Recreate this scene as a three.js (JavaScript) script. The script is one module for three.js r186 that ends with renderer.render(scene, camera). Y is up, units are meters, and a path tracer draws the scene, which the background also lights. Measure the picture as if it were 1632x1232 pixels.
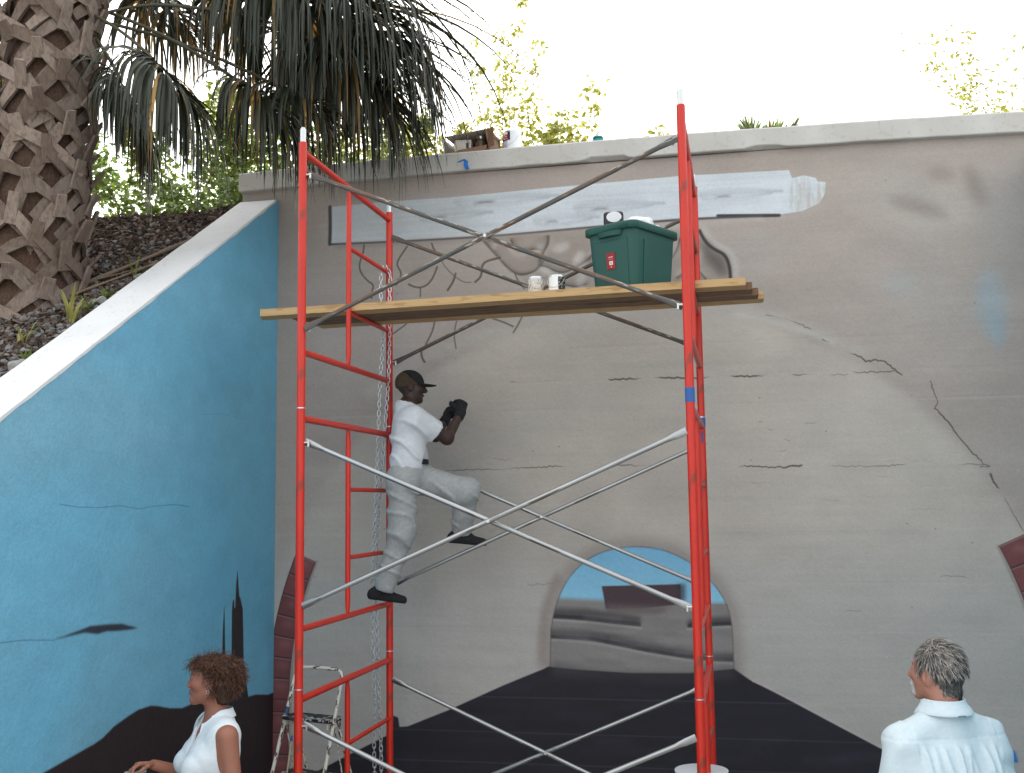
import * as THREE from 'three';
import { mergeGeometries } from 'three/addons/utils/BufferGeometryUtils.js';
import { RoundedBoxGeometry } from 'three/addons/geometries/RoundedBoxGeometry.js';

// ------------------------------------------------------------------ camera, sky, sun, exposure
const scene = new THREE.Scene();
const camera = new THREE.PerspectiveCamera(39.79, 1024 / 773, 0.1, 2000);
camera.rotation.order = 'YXZ';
camera.position.set(0, 2.3, 7.54);
camera.rotation.set(0.1095, 0.197, -0.0137);
scene.add(camera);

const renderer = new THREE.WebGLRenderer({ antialias: true });
renderer.toneMapping = THREE.LinearToneMapping;
renderer.toneMappingExposure = 1.44;
renderer.shadowMap.enabled = true;

const SUN = new THREE.Vector3(-0.42, 0.2, -0.9).normalize();
{ // hazy white sky: bluer away from the sun, whiter round it and towards the horizon
  const w = 256, h = 128, d = new Float32Array(w * h * 4), v = new THREE.Vector3();
  for (let j = 0; j < h; j++) for (let i = 0; i < w; i++) {
    const el = ((j + 0.5) / h - 0.5) * Math.PI, az = ((i + 0.5) / w - 0.5) * 2 * Math.PI;
    v.set(Math.cos(el) * Math.cos(az), Math.sin(el), Math.cos(el) * Math.sin(az));
    const c = v.dot(SUN), g = Math.pow(Math.max(0, c), 6), t = 0.5 + 0.5 * c, up = Math.max(0, v.y);
    const L = 1.12 + 0.35 * t + 1.1 * g - 0.12 * up;
    const o = (j * w + i) * 4;
    d[o] = L * (0.86 + 0.14 * t); d[o + 1] = L * (0.95 + 0.05 * t); d[o + 2] = L * (1.03 - 0.05 * t); d[o + 3] = 1;
  }
  const sky = new THREE.DataTexture(d, w, h, THREE.RGBAFormat, THREE.FloatType);
  sky.mapping = THREE.EquirectangularReflectionMapping; sky.magFilter = THREE.LinearFilter; sky.minFilter = THREE.LinearFilter;
  sky.needsUpdate = true;
  scene.background = sky; scene.environment = sky;
}
const sun = new THREE.DirectionalLight(0xfff0d8, 4.4);
sun.position.copy(SUN).multiplyScalar(40); sun.castShadow = true; sun.shadow.radius = 2;
Object.assign(sun.shadow.camera, { left: -15, right: 15, top: 15, bottom: -15, near: 1, far: 90 });
scene.add(sun);

// ------------------------------------------------------------------ helpers
let seed = 7;
const rnd = () => { seed = (seed + 0x6D2B79F5) | 0; let t = Math.imul(seed ^ (seed >>> 15), 1 | seed); t = (t + Math.imul(t ^ (t >>> 7), 61 | t)) ^ t; return ((t ^ (t >>> 14)) >>> 0) / 4294967296; };
const rr = (a, b) => a + (b - a) * rnd();
const V = (x, y, z) => new THREE.Vector3(x, y, z);
const lerp = (a, b, t) => a + (b - a) * t, clamp = (x, a, b) => Math.min(b, Math.max(a, x));
const smooth = (a, b, x) => { const t = clamp((x - a) / (b - a), 0, 1); return t * t * (3 - 2 * t); };
const hash3 = (x, y, z) => { let h = Math.imul(x, 374761393) ^ Math.imul(y, 668265263) ^ Math.imul(z, 2147483647 - 1013); h = Math.imul(h ^ (h >>> 13), 1274126177); return ((h ^ (h >>> 16)) >>> 0) / 4294967296; };
function noise(x, y, z = 0) {
  const xi = Math.floor(x), yi = Math.floor(y), zi = Math.floor(z); let fx = x - xi, fy = y - yi, fz = z - zi;
  fx = fx * fx * (3 - 2 * fx); fy = fy * fy * (3 - 2 * fy); fz = fz * fz * (3 - 2 * fz);
  const l = (k) => lerp(lerp(hash3(xi, yi, zi + k), hash3(xi + 1, yi, zi + k), fx), lerp(hash3(xi, yi + 1, zi + k), hash3(xi + 1, yi + 1, zi + k), fx), fy);
  return z === 0 ? l(0) : lerp(l(0), l(1), fz);
}
const fbm = (x, y, z = 0, o = 4) => { let s = 0, a = 0.5, n = 0; for (let i = 0; i < o; i++) { s += a * noise(x, y, z); n += a; a *= 0.5; x = x * 2.03 + 17.1; y = y * 2.03 + 9.7; if (z) z = z * 2.03 + 3.3; } return s / n; };
const used = {};
const numbered = (n) => { const k = used[n] = (used[n] ?? -1) + 1; return k ? `${n}_${String(k).padStart(3, '0')}` : n; };
function tag(o, label, category, group, kind) { Object.assign(o.userData, { label, category }); if (group) o.userData.group = group; if (kind) o.userData.kind = kind; return o; }
function mesh(name, geo, mat, parent = scene) {
  const m = new THREE.Mesh(Array.isArray(geo) ? merge(geo) : geo, mat); m.name = parent === scene ? numbered(name) : name;
  m.castShadow = m.receiveShadow = true; parent.add(m); return m;
}
function thing(name, label, category, pos = [0, 0, 0], turn = 0, group) {
  const g = new THREE.Group(); g.name = numbered(name); g.position.set(...pos); g.rotation.y = turn; scene.add(g); return tag(g, label, category, group);
}
function part(name, parent) { const g = new THREE.Group(); g.name = name; parent.add(g); return g; }
function struct(name, geo, mat) { const m = mesh(name, geo, mat); m.userData.kind = 'structure'; return m; }
const ATTR = ['position', 'normal', 'uv'];
function merge(list) {
  const col = list.some((g) => g.attributes.color);
  const L = list.map((g) => { g = g.index ? g.toNonIndexed() : g.clone(); for (const k of Object.keys(g.attributes)) if (!ATTR.includes(k) && !(col && k === 'color')) g.deleteAttribute(k);
    if (!g.attributes.uv) g.setAttribute('uv', new THREE.BufferAttribute(new Float32Array(g.attributes.position.count * 2), 2));
    if (!g.attributes.normal) g.computeVertexNormals();
    if (col && !g.attributes.color) g.setAttribute('color', new THREE.BufferAttribute(new Float32Array(g.attributes.position.count * 3).fill(1), 3));
    return g; });
  return mergeGeometries(L);
}
function boxUV(g, s = 1) { // uv in metres, by the side a face looks to
  g = g.index ? g.toNonIndexed() : g; const p = g.attributes.position, n = g.attributes.normal, uv = new Float32Array(p.count * 2);
  for (let i = 0; i < p.count; i++) { const ax = Math.abs(n.getX(i)), ay = Math.abs(n.getY(i)), az = Math.abs(n.getZ(i)); let u, v;
    if (ax >= ay && ax >= az) { u = p.getZ(i); v = p.getY(i); } else if (ay >= az) { u = p.getX(i); v = p.getZ(i); } else { u = p.getX(i); v = p.getY(i); }
    uv[2 * i] = u * s; uv[2 * i + 1] = v * s; }
  g.setAttribute('uv', new THREE.BufferAttribute(uv, 2)); return g;
}
const box = (w, h, d, x = 0, y = 0, z = 0, r = 0) => { const g = r ? new RoundedBoxGeometry(w, h, d, 2, r) : new THREE.BoxGeometry(w, h, d); g.translate(x, y, z); return boxUV(g); };
// tube between two points; prof(t) -> [sx, sz] scales the section along the way; uv in metres
function rod(a, b, r, { seg = 12, steps = 1, prof = null, caps = true, side = null } = {}) {
  const A = V(...a), B = V(...b), d = B.clone().sub(A), len = d.length(); d.normalize();
  const s1 = side ? V(...side) : (Math.abs(d.y) > 0.9 ? V(1, 0, 0) : V(0, 1, 0)); s1.addScaledVector(d, -s1.dot(d)).normalize(); const s2 = d.clone().cross(s1);
  const pos = [], nor = [], uv = [], idx = [], q = V();
  for (let j = 0; j <= steps; j++) { const t = j / steps, [sx, sz] = prof ? prof(t, len) : [1, 1];
    for (let i = 0; i <= seg; i++) { const an = (i / seg) * Math.PI * 2, c = Math.cos(an), s = Math.sin(an);
      q.copy(A).addScaledVector(d, t * len).addScaledVector(s1, c * r * sx).addScaledVector(s2, s * r * sz); pos.push(q.x, q.y, q.z);
      q.set(0, 0, 0).addScaledVector(s1, c / sx).addScaledVector(s2, s / sz).normalize(); nor.push(q.x, q.y, q.z); uv.push((i / seg) * 6.283 * r, t * len); } }
  const w = seg + 1; for (let j = 0; j < steps; j++) for (let i = 0; i < seg; i++) { const k = j * w + i; idx.push(k, k + 1, k + w, k + 1, k + w + 1, k + w); }
  if (caps) for (const [j, sg] of [[0, -1], [steps, 1]]) { const base = pos.length / 3; const t = j / steps, [sx, sz] = prof ? prof(t, len) : [1, 1];
    for (let i = 0; i < seg; i++) { const an = (i / seg) * Math.PI * 2; q.copy(A).addScaledVector(d, t * len).addScaledVector(s1, Math.cos(an) * r * sx).addScaledVector(s2, Math.sin(an) * r * sz); pos.push(q.x, q.y, q.z); nor.push(d.x * sg, d.y * sg, d.z * sg); uv.push(0, 0); }
    for (let i = 1; i < seg - 1; i++) sg > 0 ? idx.push(base, base + i, base + i + 1) : idx.push(base, base + i + 1, base + i); }
  const g = new THREE.BufferGeometry(); g.setAttribute('position', new THREE.Float32BufferAttribute(pos, 3)); g.setAttribute('normal', new THREE.Float32BufferAttribute(nor, 3)); g.setAttribute('uv', new THREE.Float32BufferAttribute(uv, 2)); g.setIndex(idx); return g;
}
const bentTube = (pts, r, n = 24, seg = 8) => { const c = new THREE.CatmullRomCurve3(pts.map((p) => V(...p))); const g = new THREE.TubeGeometry(c, n, r, seg); const L = c.getLength(), uv = g.attributes.uv; for (let i = 0; i < uv.count; i++) uv.setXY(i, uv.getY(i) * 6.283 * r, uv.getX(i) * L); return g; };
function raw(pos, uv, idx, col) { const g = new THREE.BufferGeometry(); g.setAttribute('position', new THREE.Float32BufferAttribute(pos, 3)); if (uv) g.setAttribute('uv', new THREE.Float32BufferAttribute(uv, 2)); if (col) g.setAttribute('color', new THREE.Float32BufferAttribute(col, 3)); if (idx) g.setIndex(idx); g.computeVertexNormals(); return g; }
// texture from a function (x, y in 0..1) -> [r, g, b] in sRGB 0..255 or one value 0..255
function tex(w, h, fn, srgb = true) {
  const d = new Uint8Array(w * h * 4);
  for (let j = 0; j < h; j++) for (let i = 0; i < w; i++) { const c = fn(i, j); const o = (j * w + i) * 4; if (typeof c === 'number') d[o] = d[o + 1] = d[o + 2] = clamp(c, 0, 255); else { d[o] = clamp(c[0], 0, 255); d[o + 1] = clamp(c[1], 0, 255); d[o + 2] = clamp(c[2], 0, 255); } d[o + 3] = 255; }
  const t = new THREE.DataTexture(d, w, h, THREE.RGBAFormat); t.wrapS = t.wrapT = THREE.RepeatWrapping; t.magFilter = THREE.LinearFilter; t.minFilter = THREE.LinearMipmapLinearFilter; t.generateMipmaps = true; if (srgb) t.colorSpace = THREE.SRGBColorSpace; t.needsUpdate = true; return t;
}
// noise that repeats every n lattice cells, so that tiles join
function tnoise(x, y, n, s = 0) { const xi = Math.floor(x), yi = Math.floor(y); let fx = x - xi, fy = y - yi; fx = fx * fx * (3 - 2 * fx); fy = fy * fy * (3 - 2 * fy); const m = (k) => ((k % n) + n) % n; const h = (a, b) => hash3(m(a), m(b), s + 11); return lerp(lerp(h(xi, yi), h(xi + 1, yi), fx), lerp(h(xi, yi + 1), h(xi + 1, yi + 1), fx), fy); }
const tf = (u, v, n, s = 0, o = 4) => { let a = 0.5, r = 0, t = 0; for (let i = 0; i < o; i++) { r += a * tnoise(u * n, v * n, n, s + i); t += a; a *= 0.5; n *= 2; } return r / t; };
function mat(o) { const m = o.transmission !== undefined || o.clearcoat !== undefined || o.sheen !== undefined ? new THREE.MeshPhysicalMaterial(o) : new THREE.MeshStandardMaterial(o); m.side = THREE.DoubleSide; return m; }
const lin = (r, g, b) => new THREE.Color().setRGB(r, g, b);
const mix3 = (a, b, t) => [lerp(a[0], b[0], t), lerp(a[1], b[1], t), lerp(a[2], b[2], t)];
function rep(t, x, y) { t.repeat.set(x, y); return t; }

// ------------------------------------------------------------------ materials
const grain = tex(256, 256, (i, j) => 128 + 90 * (tf(i / 256, j / 256, 16, 3) - 0.5) + 40 * (tf(i / 256, j / 256, 64, 8, 2) - 0.5), false);
const redTex = tex(256, 512, (i, j) => { const u = i / 256, v = j / 512; let c = mix3([200, 36, 18], [214, 48, 26], tf(u, v, 6, 1)); const ch = tf(u, v, 7, 5, 5), wear = smooth(0.5, 0.7, tf(u, v, 3, 19, 2)); if (ch > 0.66) c = mix3(c, [132, 62, 42], smooth(0.66, 0.76, ch) * 0.75 * wear); const sc = tf((u * 3) % 1, v * 0.4, 32, 9, 3); if (sc > 0.72) c = mix3(c, [206, 120, 100], 0.45 * wear); return c; });
const M = {
  red: mat({ map: rep(redTex, 2.5, 1.1), roughness: 0.36, metalness: 0.0, bumpMap: grain, bumpScale: 0.0004 }),
  redWorn: mat({ map: rep(tex(256, 256, (i, j) => { const u = i / 256, v = j / 256; let c = mix3([188, 28, 16], [206, 46, 26], tf(u, v, 6, 1)); const ch = tf(u, v, 6, 25, 5); if (ch > 0.56) c = mix3(c, [156, 104, 86], smooth(0.56, 0.66, ch) * 0.9); return c; }), 3, 1), roughness: 0.45 }),
  steel: mat({ color: lin(0.62, 0.62, 0.6), metalness: 0.9, roughness: 0.32 }),
  zinc: mat({ color: lin(0.7, 0.71, 0.72), metalness: 0.85, roughness: 0.3 }),
  braceRusty: mat({ map: rep(tex(256, 512, (i, j) => { const u = i / 256, v = j / 512; let c = mix3([66, 66, 66], [116, 112, 106], tf(u, v, 14, 31, 5)); const r = tf(u, v, 9, 37, 5); if (r > 0.5) c = mix3(c, [122, 88, 66], smooth(0.5, 0.66, r) * 0.85); const w = tf(u, v, 22, 41, 4); if (w > 0.64) c = mix3(c, [178, 174, 166], smooth(0.64, 0.7, w) * 0.85); return c; }), 3, 0.7), roughness: 0.75, metalness: 0.1, bumpMap: grain, bumpScale: 0.001 }),
  brace: mat({ map: rep(tex(256, 512, (i, j) => { const u = i / 256, v = j / 512; let c = mix3([160, 160, 160], [184, 184, 183], tf(u, v, 8, 61)); const r = tf(u, v, 7, 67, 5); if (r > 0.6) c = mix3(c, [118, 108, 98], smooth(0.6, 0.72, r) * 0.8); return c; }), 3, 0.7), roughness: 0.3, metalness: 0.85 }),   // bright galvanised tube
  concrete: mat({ map: rep(tex(512, 512, (i, j) => { const u = i / 512, v = j / 512; let c = mix3([186, 180, 172], [206, 202, 196], tf(u, v, 5, 71)); const s = tf(u, v, 40, 77, 3); c = mix3(c, [160, 152, 144], smooth(0.66, 0.8, s) * 0.25); return c; }), 0.9, 0.9), roughness: 0.9, bumpMap: rep(grain.clone(), 2.4, 2.4), bumpScale: 0.0025 }),
  whitePaint: mat({ map: rep(tex(512, 512, (i, j) => { const u = i / 512, v = j / 512; let c = mix3([214, 212, 210], [230, 229, 228], tf(u, v, 5, 81)); const s = tf(u, v, 50, 87, 2); c = mix3(c, [180, 176, 170], smooth(0.74, 0.84, s) * 0.3); return c; }), 0.8, 0.8), roughness: 0.85, bumpMap: rep(grain.clone(), 2, 2), bumpScale: 0.004 }),
};
const woodTex = (a, b, dark, s) => tex(512, 128, (i, j) => { const u = i / 512, v = j / 128; const warp = tf(u, v, 4, s) * 0.35; const g = tf(u * 0.25 + 0.1, v * 2 + warp, 12, s + 5, 4); let c = mix3(a, b, g); const l = Math.abs(((v * 9 + warp * 8 + 0.3 * tf(u, v, 8, s + 9)) % 1) - 0.5); c = mix3(c, dark, smooth(0.36, 0.5, l) * 0.45); const k = tf(u, v, 16, s + 13, 3); c = mix3(c, dark, smooth(0.66, 0.78, k) * 0.6); return c; });

// ------------------------------------------------------------------ ground and banks
const GY = -0.2;   // level of the paving
struct('ground', (() => { const g = new THREE.PlaneGeometry(900, 900, 4, 4); g.rotateX(-Math.PI / 2); g.translate(0, GY, 0); return boxUV(g, 0.5); })(),
  mat({ map: tex(512, 512, (i, j) => { const u = i / 512, v = j / 512; return mix3(mix3([168, 164, 156], [188, 184, 176], tf(u, v, 6, 91)), [130, 126, 120], smooth(0.55, 0.8, tf(u, v, 64, 95, 2)) * 0.5); }), roughness: 0.95 }));
const WX0 = -3.324, WX1 = 2.1, WT = 0.3, SLOPE = 0.62, TOP = 4.68;      // inner faces of the two wing walls
const bankY = (x, z) => (z < 0 ? TOP - 0.09 + 0.02 * noise(x * 2, z * 2) : TOP - 0.09 - SLOPE * z) + 0.07 * (fbm(x * 1.7 + 4, z * 1.7 + 9) - 0.5) + 0.03 * (noise(x * 9, z * 9) - 0.5);
function bank(x0, x1, z0, z1, nx, nz) {
  const pos = [], uv = [], idx = [];
  for (let j = 0; j <= nz; j++) for (let i = 0; i <= nx; i++) { const x = lerp(x0, x1, i / nx), z = lerp(z0, z1, j / nz); pos.push(x, Math.max(GY - 0.1, bankY(x, z)), z); uv.push(x, z); }
  for (let j = 0; j < nz; j++) for (let i = 0; i < nx; i++) { const a = j * (nx + 1) + i; idx.push(a, a + nx + 1, a + 1, a + 1, a + nx + 1, a + nx + 2); }
  return raw(pos, uv, idx);
}
const soil = mat({ map: rep(tex(512, 512, (i, j) => { const u = i / 512, v = j / 512; return mix3(mix3([58, 44, 38], [92, 74, 64], tf(u, v, 12, 101)), [128, 112, 102], smooth(0.62, 0.75, tf(u, v, 48, 107, 2)) * 0.7); }), 1.2, 1.2), roughness: 1, bumpMap: rep(grain.clone(), 3, 3), bumpScale: 0.02 });
struct('embankment', [bank(-8, WX0 - WT + 0.02, -1, 8, 110, 180), bank(-60, -8, -1, 8, 40, 30), bank(-60, 60, -40, -1, 80, 40), bank(WX0 - WT + 0.02, WX1 + WT - 0.02, -1, -0.28, 40, 6), bank(WX1 + WT - 0.02, 12, -1, 8, 40, 60), bank(12, 60, -1, 8, 30, 20)], soil);

// ------------------------------------------------------------------ the mural wall
const MW = 2048, MH = 1792, MX0 = -3.7, MX1 = 2.5, PX = MW / (MX1 - MX0), YT = MH / PX;   // picture plane of the paint, in metres
const wallTex = (() => {
  const cv = document.createElement('canvas'); cv.width = MW; cv.height = MH; const c = cv.getContext('2d');
  const X = (x) => (x - MX0) * PX, Y = (y) => MH - y * PX;
  const path = (pts, close) => { c.beginPath(); pts.forEach(([x, y], i) => (i ? c.lineTo(X(x), Y(y)) : c.moveTo(X(x), Y(y)))); if (close) c.closePath(); };
  const curve = (pts) => { c.beginPath(); c.moveTo(X(pts[0][0]), Y(pts[0][1])); for (let i = 1; i < pts.length - 1; i++) c.quadraticCurveTo(X(pts[i][0]), Y(pts[i][1]), X((pts[i][0] + pts[i + 1][0]) / 2), Y((pts[i][1] + pts[i + 1][1]) / 2)); const e = pts[pts.length - 1]; c.lineTo(X(e[0]), Y(e[1])); };
  const near = (pts, m) => { const xs = pts.map((p) => X(p[0])), ys = pts.map((p) => Y(p[1])), x0 = Math.min(...xs) - m, y0 = Math.min(...ys) - m; c.beginPath(); c.rect(x0, y0, Math.max(...xs) + m - x0, Math.max(...ys) + m - y0); c.clip(); };   // keeps the blurred layer small
  const stroke = (pts, w, col, blur = 0, a = 1) => { c.save(); near(pts, w * PX + blur * 3 + 4); c.filter = blur ? `blur(${blur}px)` : 'none'; c.globalAlpha = a; c.lineWidth = w * PX; c.strokeStyle = col; c.lineJoin = c.lineCap = 'round'; curve(pts); c.stroke(); c.restore(); };
  const fill = (pts, col, blur = 0, a = 1) => { c.save(); near(pts, blur * 3 + 4); c.filter = blur ? `blur(${blur}px)` : 'none'; c.globalAlpha = a; c.fillStyle = col; path(pts, true); c.fill(); c.restore(); };
  const ell = (x, y, rx, ry, col, blur, a, rot = 0) => { c.save(); const m = Math.max(rx, ry); near([[x - m, y - m], [x + m, y + m]], blur * 3 + 4); c.filter = blur ? `blur(${blur}px)` : 'none'; c.globalAlpha = a; c.fillStyle = col; c.beginPath(); c.ellipse(X(x), Y(y), rx * PX, ry * PX, rot, 0, 7); c.fill(); c.restore(); };
  // coats of taupe and stone grey; some of the wall's light mixed into the tones
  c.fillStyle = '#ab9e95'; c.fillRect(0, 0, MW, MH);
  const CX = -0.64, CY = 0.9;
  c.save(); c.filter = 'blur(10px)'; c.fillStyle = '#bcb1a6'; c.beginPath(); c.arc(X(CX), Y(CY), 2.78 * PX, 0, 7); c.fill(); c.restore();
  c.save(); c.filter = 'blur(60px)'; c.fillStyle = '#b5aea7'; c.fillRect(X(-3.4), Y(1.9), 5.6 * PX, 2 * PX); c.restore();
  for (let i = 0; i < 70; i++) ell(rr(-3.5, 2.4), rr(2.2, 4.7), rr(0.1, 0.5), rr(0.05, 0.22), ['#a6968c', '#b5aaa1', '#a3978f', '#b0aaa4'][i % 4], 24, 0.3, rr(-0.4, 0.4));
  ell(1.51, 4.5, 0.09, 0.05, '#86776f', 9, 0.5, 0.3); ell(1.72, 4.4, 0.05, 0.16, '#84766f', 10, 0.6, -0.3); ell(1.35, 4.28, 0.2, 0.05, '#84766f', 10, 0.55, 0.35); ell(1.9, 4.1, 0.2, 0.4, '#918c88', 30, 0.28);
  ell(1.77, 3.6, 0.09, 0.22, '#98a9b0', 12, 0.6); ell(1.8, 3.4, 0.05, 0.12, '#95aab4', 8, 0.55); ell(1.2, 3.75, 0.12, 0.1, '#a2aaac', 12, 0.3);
  // pale haze of the vault's edge
  stroke([[-2.6, 3.12], [-2.34, 3.3], [-1.95, 3.46], [-1.57, 3.58], [-1.11, 3.67], [-0.66, 3.69], [0.09, 3.65], [0.55, 3.5], [0.95, 3.28]], 0.07, '#b9b2aa', 9, 0.55);
  stroke([[0.1, 3.6], [0.5, 3.49], [0.75, 3.37]], 0.03, '#c2bcb4', 4, 0.6);
  // thin washes along the boards of the formwork
  for (let i = 0; i < 46; i++) { const y = rr(0.9, 3.5), x = rr(-3.2, 1.4); stroke([[x, y], [x + rr(0.3, 0.9), y + rr(-0.006, 0.006)], [x + rr(1, 1.7), y]], rr(0.006, 0.05), ['#b4aca2', '#9b938b', '#b0a89f'][i % 3], 5, 0.16); }
  for (const y of [2.96, 1.74, 1.42, 2.1, 0.95, 0.7, 0.5]) stroke([[-2.9, y], [-1, y + 0.004], [0.2, y], [2.1, y + 0.003]], 0.006, '#bdb7b0', 1, 0.5);
  // lintel board
  const lint = [[-2.9, 4.575], [-2.43, 4.585], [-1.94, 4.583], [-1.28, 4.6], [-0.25, 4.62], [0.5, 4.605], [0.52, 4.545], [0.6, 4.56], [0.68, 4.535], [0.69, 4.51], [0.745, 4.5], [0.735, 4.42], [0.72, 4.39], [0.69, 4.35], [0.66, 4.34], [0.58, 4.305], [0.41, 4.29], [-0.26, 4.31], [-0.94, 4.292], [-1.66, 4.272], [-2.43, 4.278], [-2.9, 4.29]];
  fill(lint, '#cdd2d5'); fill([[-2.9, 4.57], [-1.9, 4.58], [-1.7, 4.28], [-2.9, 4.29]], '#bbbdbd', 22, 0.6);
  c.save(); path(lint, true); c.clip();
  for (let i = 0; i < 120; i++) { const x = rr(-2.9, 0.4), y = rr(4.29, 4.61); stroke([[x, y], [x + rr(0.1, 0.4), y + rr(-0.012, 0.012)], [x + rr(0.45, 0.7), y]], rr(0.003, 0.012), i % 2 ? '#d6dbde' : '#b6bcbf', 2, 0.3); }
  for (const [x, y, s] of [[-1.71, 4.53, 1], [-0.85, 4.42, 0.8], [0.03, 4.45, 0.7], [-2.05, 4.44, 0.7], [-1.2, 4.35, 0.6]]) { stroke([[x - 0.06 * s, y - 0.006], [x, y + 0.004], [x + 0.09 * s, y - 0.002]], 0.018 * s, '#8a8c8e', 3, 0.7); stroke([[x - 0.03 * s, y - 0.004], [x + 0.02, y], [x + 0.07 * s, y - 0.004]], 0.007 * s, '#5e5f60', 1.5, 0.7); for (let k = 1; k < 5; k++) { stroke([[x - 0.22 * s, y + 0.008 * k], [x - 0.05, y + 0.022 * k * s], [x + 0.2 * s, y + 0.014 * k], [x + 0.6 * s, y + 0.004 * k]], 0.006, '#74777a', 2, 0.5 - 0.08 * k); stroke([[x - 0.2 * s, y - 0.006 * k], [x, y - 0.02 * k * s], [x + 0.25 * s, y - 0.01 * k], [x + 0.5 * s, y]], 0.005, '#7b7e80', 2, 0.45 - 0.08 * k); } }
  for (let i = 0; i < 130; i++) { const x = rr(0.5, 0.74), y = rr(4.34, 4.56); stroke([[x, y], [x + rr(-0.01, 0.02), y - 0.06], [x + rr(-0.02, 0.02), y - 0.14]], 0.006, i % 2 ? '#b0a59b' : '#c3c6c6', 1.5, 0.45); }
  c.restore();
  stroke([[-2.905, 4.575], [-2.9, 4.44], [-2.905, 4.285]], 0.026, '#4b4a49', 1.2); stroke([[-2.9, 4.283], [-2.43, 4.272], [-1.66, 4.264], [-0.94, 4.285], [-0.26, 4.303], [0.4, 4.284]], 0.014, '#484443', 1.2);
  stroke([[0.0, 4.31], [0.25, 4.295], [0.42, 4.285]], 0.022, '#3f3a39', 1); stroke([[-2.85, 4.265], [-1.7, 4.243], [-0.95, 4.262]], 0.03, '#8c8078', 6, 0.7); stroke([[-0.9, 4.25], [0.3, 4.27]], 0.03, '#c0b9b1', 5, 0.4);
  // broken plaster with rocks
  const hole = [[-1.72, 4.25], [-1.66, 4.18], [-1.6, 4.11], [-1.55, 4.04], [-1.47, 3.97], [-1.38, 3.9], [-1.2, 3.82], [-0.95, 3.78], [-0.6, 3.76], [-0.2, 3.78], [0.07, 3.82], [0.075, 3.94], [0.04, 4.03], [-0.03, 4.065], [-0.09, 4.12], [-0.14, 4.22], [-0.9, 4.25]];
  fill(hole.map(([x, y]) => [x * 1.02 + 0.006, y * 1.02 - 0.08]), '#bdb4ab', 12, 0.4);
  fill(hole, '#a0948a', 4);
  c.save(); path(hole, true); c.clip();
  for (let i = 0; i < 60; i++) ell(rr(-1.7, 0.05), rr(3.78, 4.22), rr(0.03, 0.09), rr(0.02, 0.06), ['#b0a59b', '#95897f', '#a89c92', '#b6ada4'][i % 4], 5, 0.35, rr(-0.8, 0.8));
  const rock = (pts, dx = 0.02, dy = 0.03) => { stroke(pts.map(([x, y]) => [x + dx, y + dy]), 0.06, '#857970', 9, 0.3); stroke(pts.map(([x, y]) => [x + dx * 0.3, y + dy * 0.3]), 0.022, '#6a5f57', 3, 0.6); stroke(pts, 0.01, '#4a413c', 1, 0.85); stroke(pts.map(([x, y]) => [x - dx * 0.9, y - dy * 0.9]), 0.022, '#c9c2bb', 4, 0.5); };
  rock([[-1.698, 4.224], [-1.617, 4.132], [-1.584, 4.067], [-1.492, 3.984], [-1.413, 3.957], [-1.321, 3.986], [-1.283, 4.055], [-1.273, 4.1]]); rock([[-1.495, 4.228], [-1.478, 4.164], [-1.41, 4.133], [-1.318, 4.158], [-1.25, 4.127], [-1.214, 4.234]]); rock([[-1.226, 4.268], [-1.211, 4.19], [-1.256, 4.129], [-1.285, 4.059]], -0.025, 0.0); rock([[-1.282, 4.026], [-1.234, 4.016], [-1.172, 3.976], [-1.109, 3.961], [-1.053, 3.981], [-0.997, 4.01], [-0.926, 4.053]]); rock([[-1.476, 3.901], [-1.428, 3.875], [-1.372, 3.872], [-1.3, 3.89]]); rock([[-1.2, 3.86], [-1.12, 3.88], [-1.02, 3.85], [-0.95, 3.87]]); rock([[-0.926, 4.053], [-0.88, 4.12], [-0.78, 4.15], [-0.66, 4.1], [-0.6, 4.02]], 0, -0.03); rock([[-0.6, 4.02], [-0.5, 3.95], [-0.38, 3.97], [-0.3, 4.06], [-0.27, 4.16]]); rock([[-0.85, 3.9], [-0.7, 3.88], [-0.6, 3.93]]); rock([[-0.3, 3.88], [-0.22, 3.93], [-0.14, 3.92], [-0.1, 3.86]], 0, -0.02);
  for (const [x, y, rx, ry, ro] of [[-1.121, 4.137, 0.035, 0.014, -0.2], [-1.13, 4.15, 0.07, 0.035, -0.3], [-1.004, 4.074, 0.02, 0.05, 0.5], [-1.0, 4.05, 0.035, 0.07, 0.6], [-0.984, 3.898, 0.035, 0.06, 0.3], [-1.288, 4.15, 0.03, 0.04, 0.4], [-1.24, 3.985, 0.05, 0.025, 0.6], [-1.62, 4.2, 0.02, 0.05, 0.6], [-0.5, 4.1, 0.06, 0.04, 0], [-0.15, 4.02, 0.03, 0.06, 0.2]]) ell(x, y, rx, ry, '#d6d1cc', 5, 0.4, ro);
  c.restore();
  stroke([[-1.71, 4.24], [-1.6, 4.11], [-1.55, 4.05], [-1.47, 3.97], [-1.36, 3.97], [-1.3, 4.0], [-1.26, 4.06]], 0.012, '#5d544f', 1.5, 0.8);
  stroke([[-0.13, 4.21], [-0.1, 4.13], [-0.03, 4.065], [0.04, 4.03], [0.07, 3.94], [0.072, 3.84]], 0.022, '#33302e', 1.2, 0.95); stroke([[-0.1, 4.22], [-0.06, 4.14], [0.01, 4.09], [0.085, 4.04], [0.11, 3.95], [0.11, 3.84]], 0.03, '#c9c3bc', 4, 0.6); fill([[-0.13, 4.18], [-0.03, 4.05], [0.04, 4.01], [0.06, 3.86], [-0.02, 3.9], [-0.1, 4.0]], '#4d4540', 9, 0.7);
  // painted cracks
  const K = '#554b45', crack = (pts, w = 0.012) => { stroke(pts.map(([x, y]) => [x + 0.012, y - 0.004]), w * 1.3, '#b5aba1', 2, 0.45); stroke(pts, w, K, 0.8, 0.85); };
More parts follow.
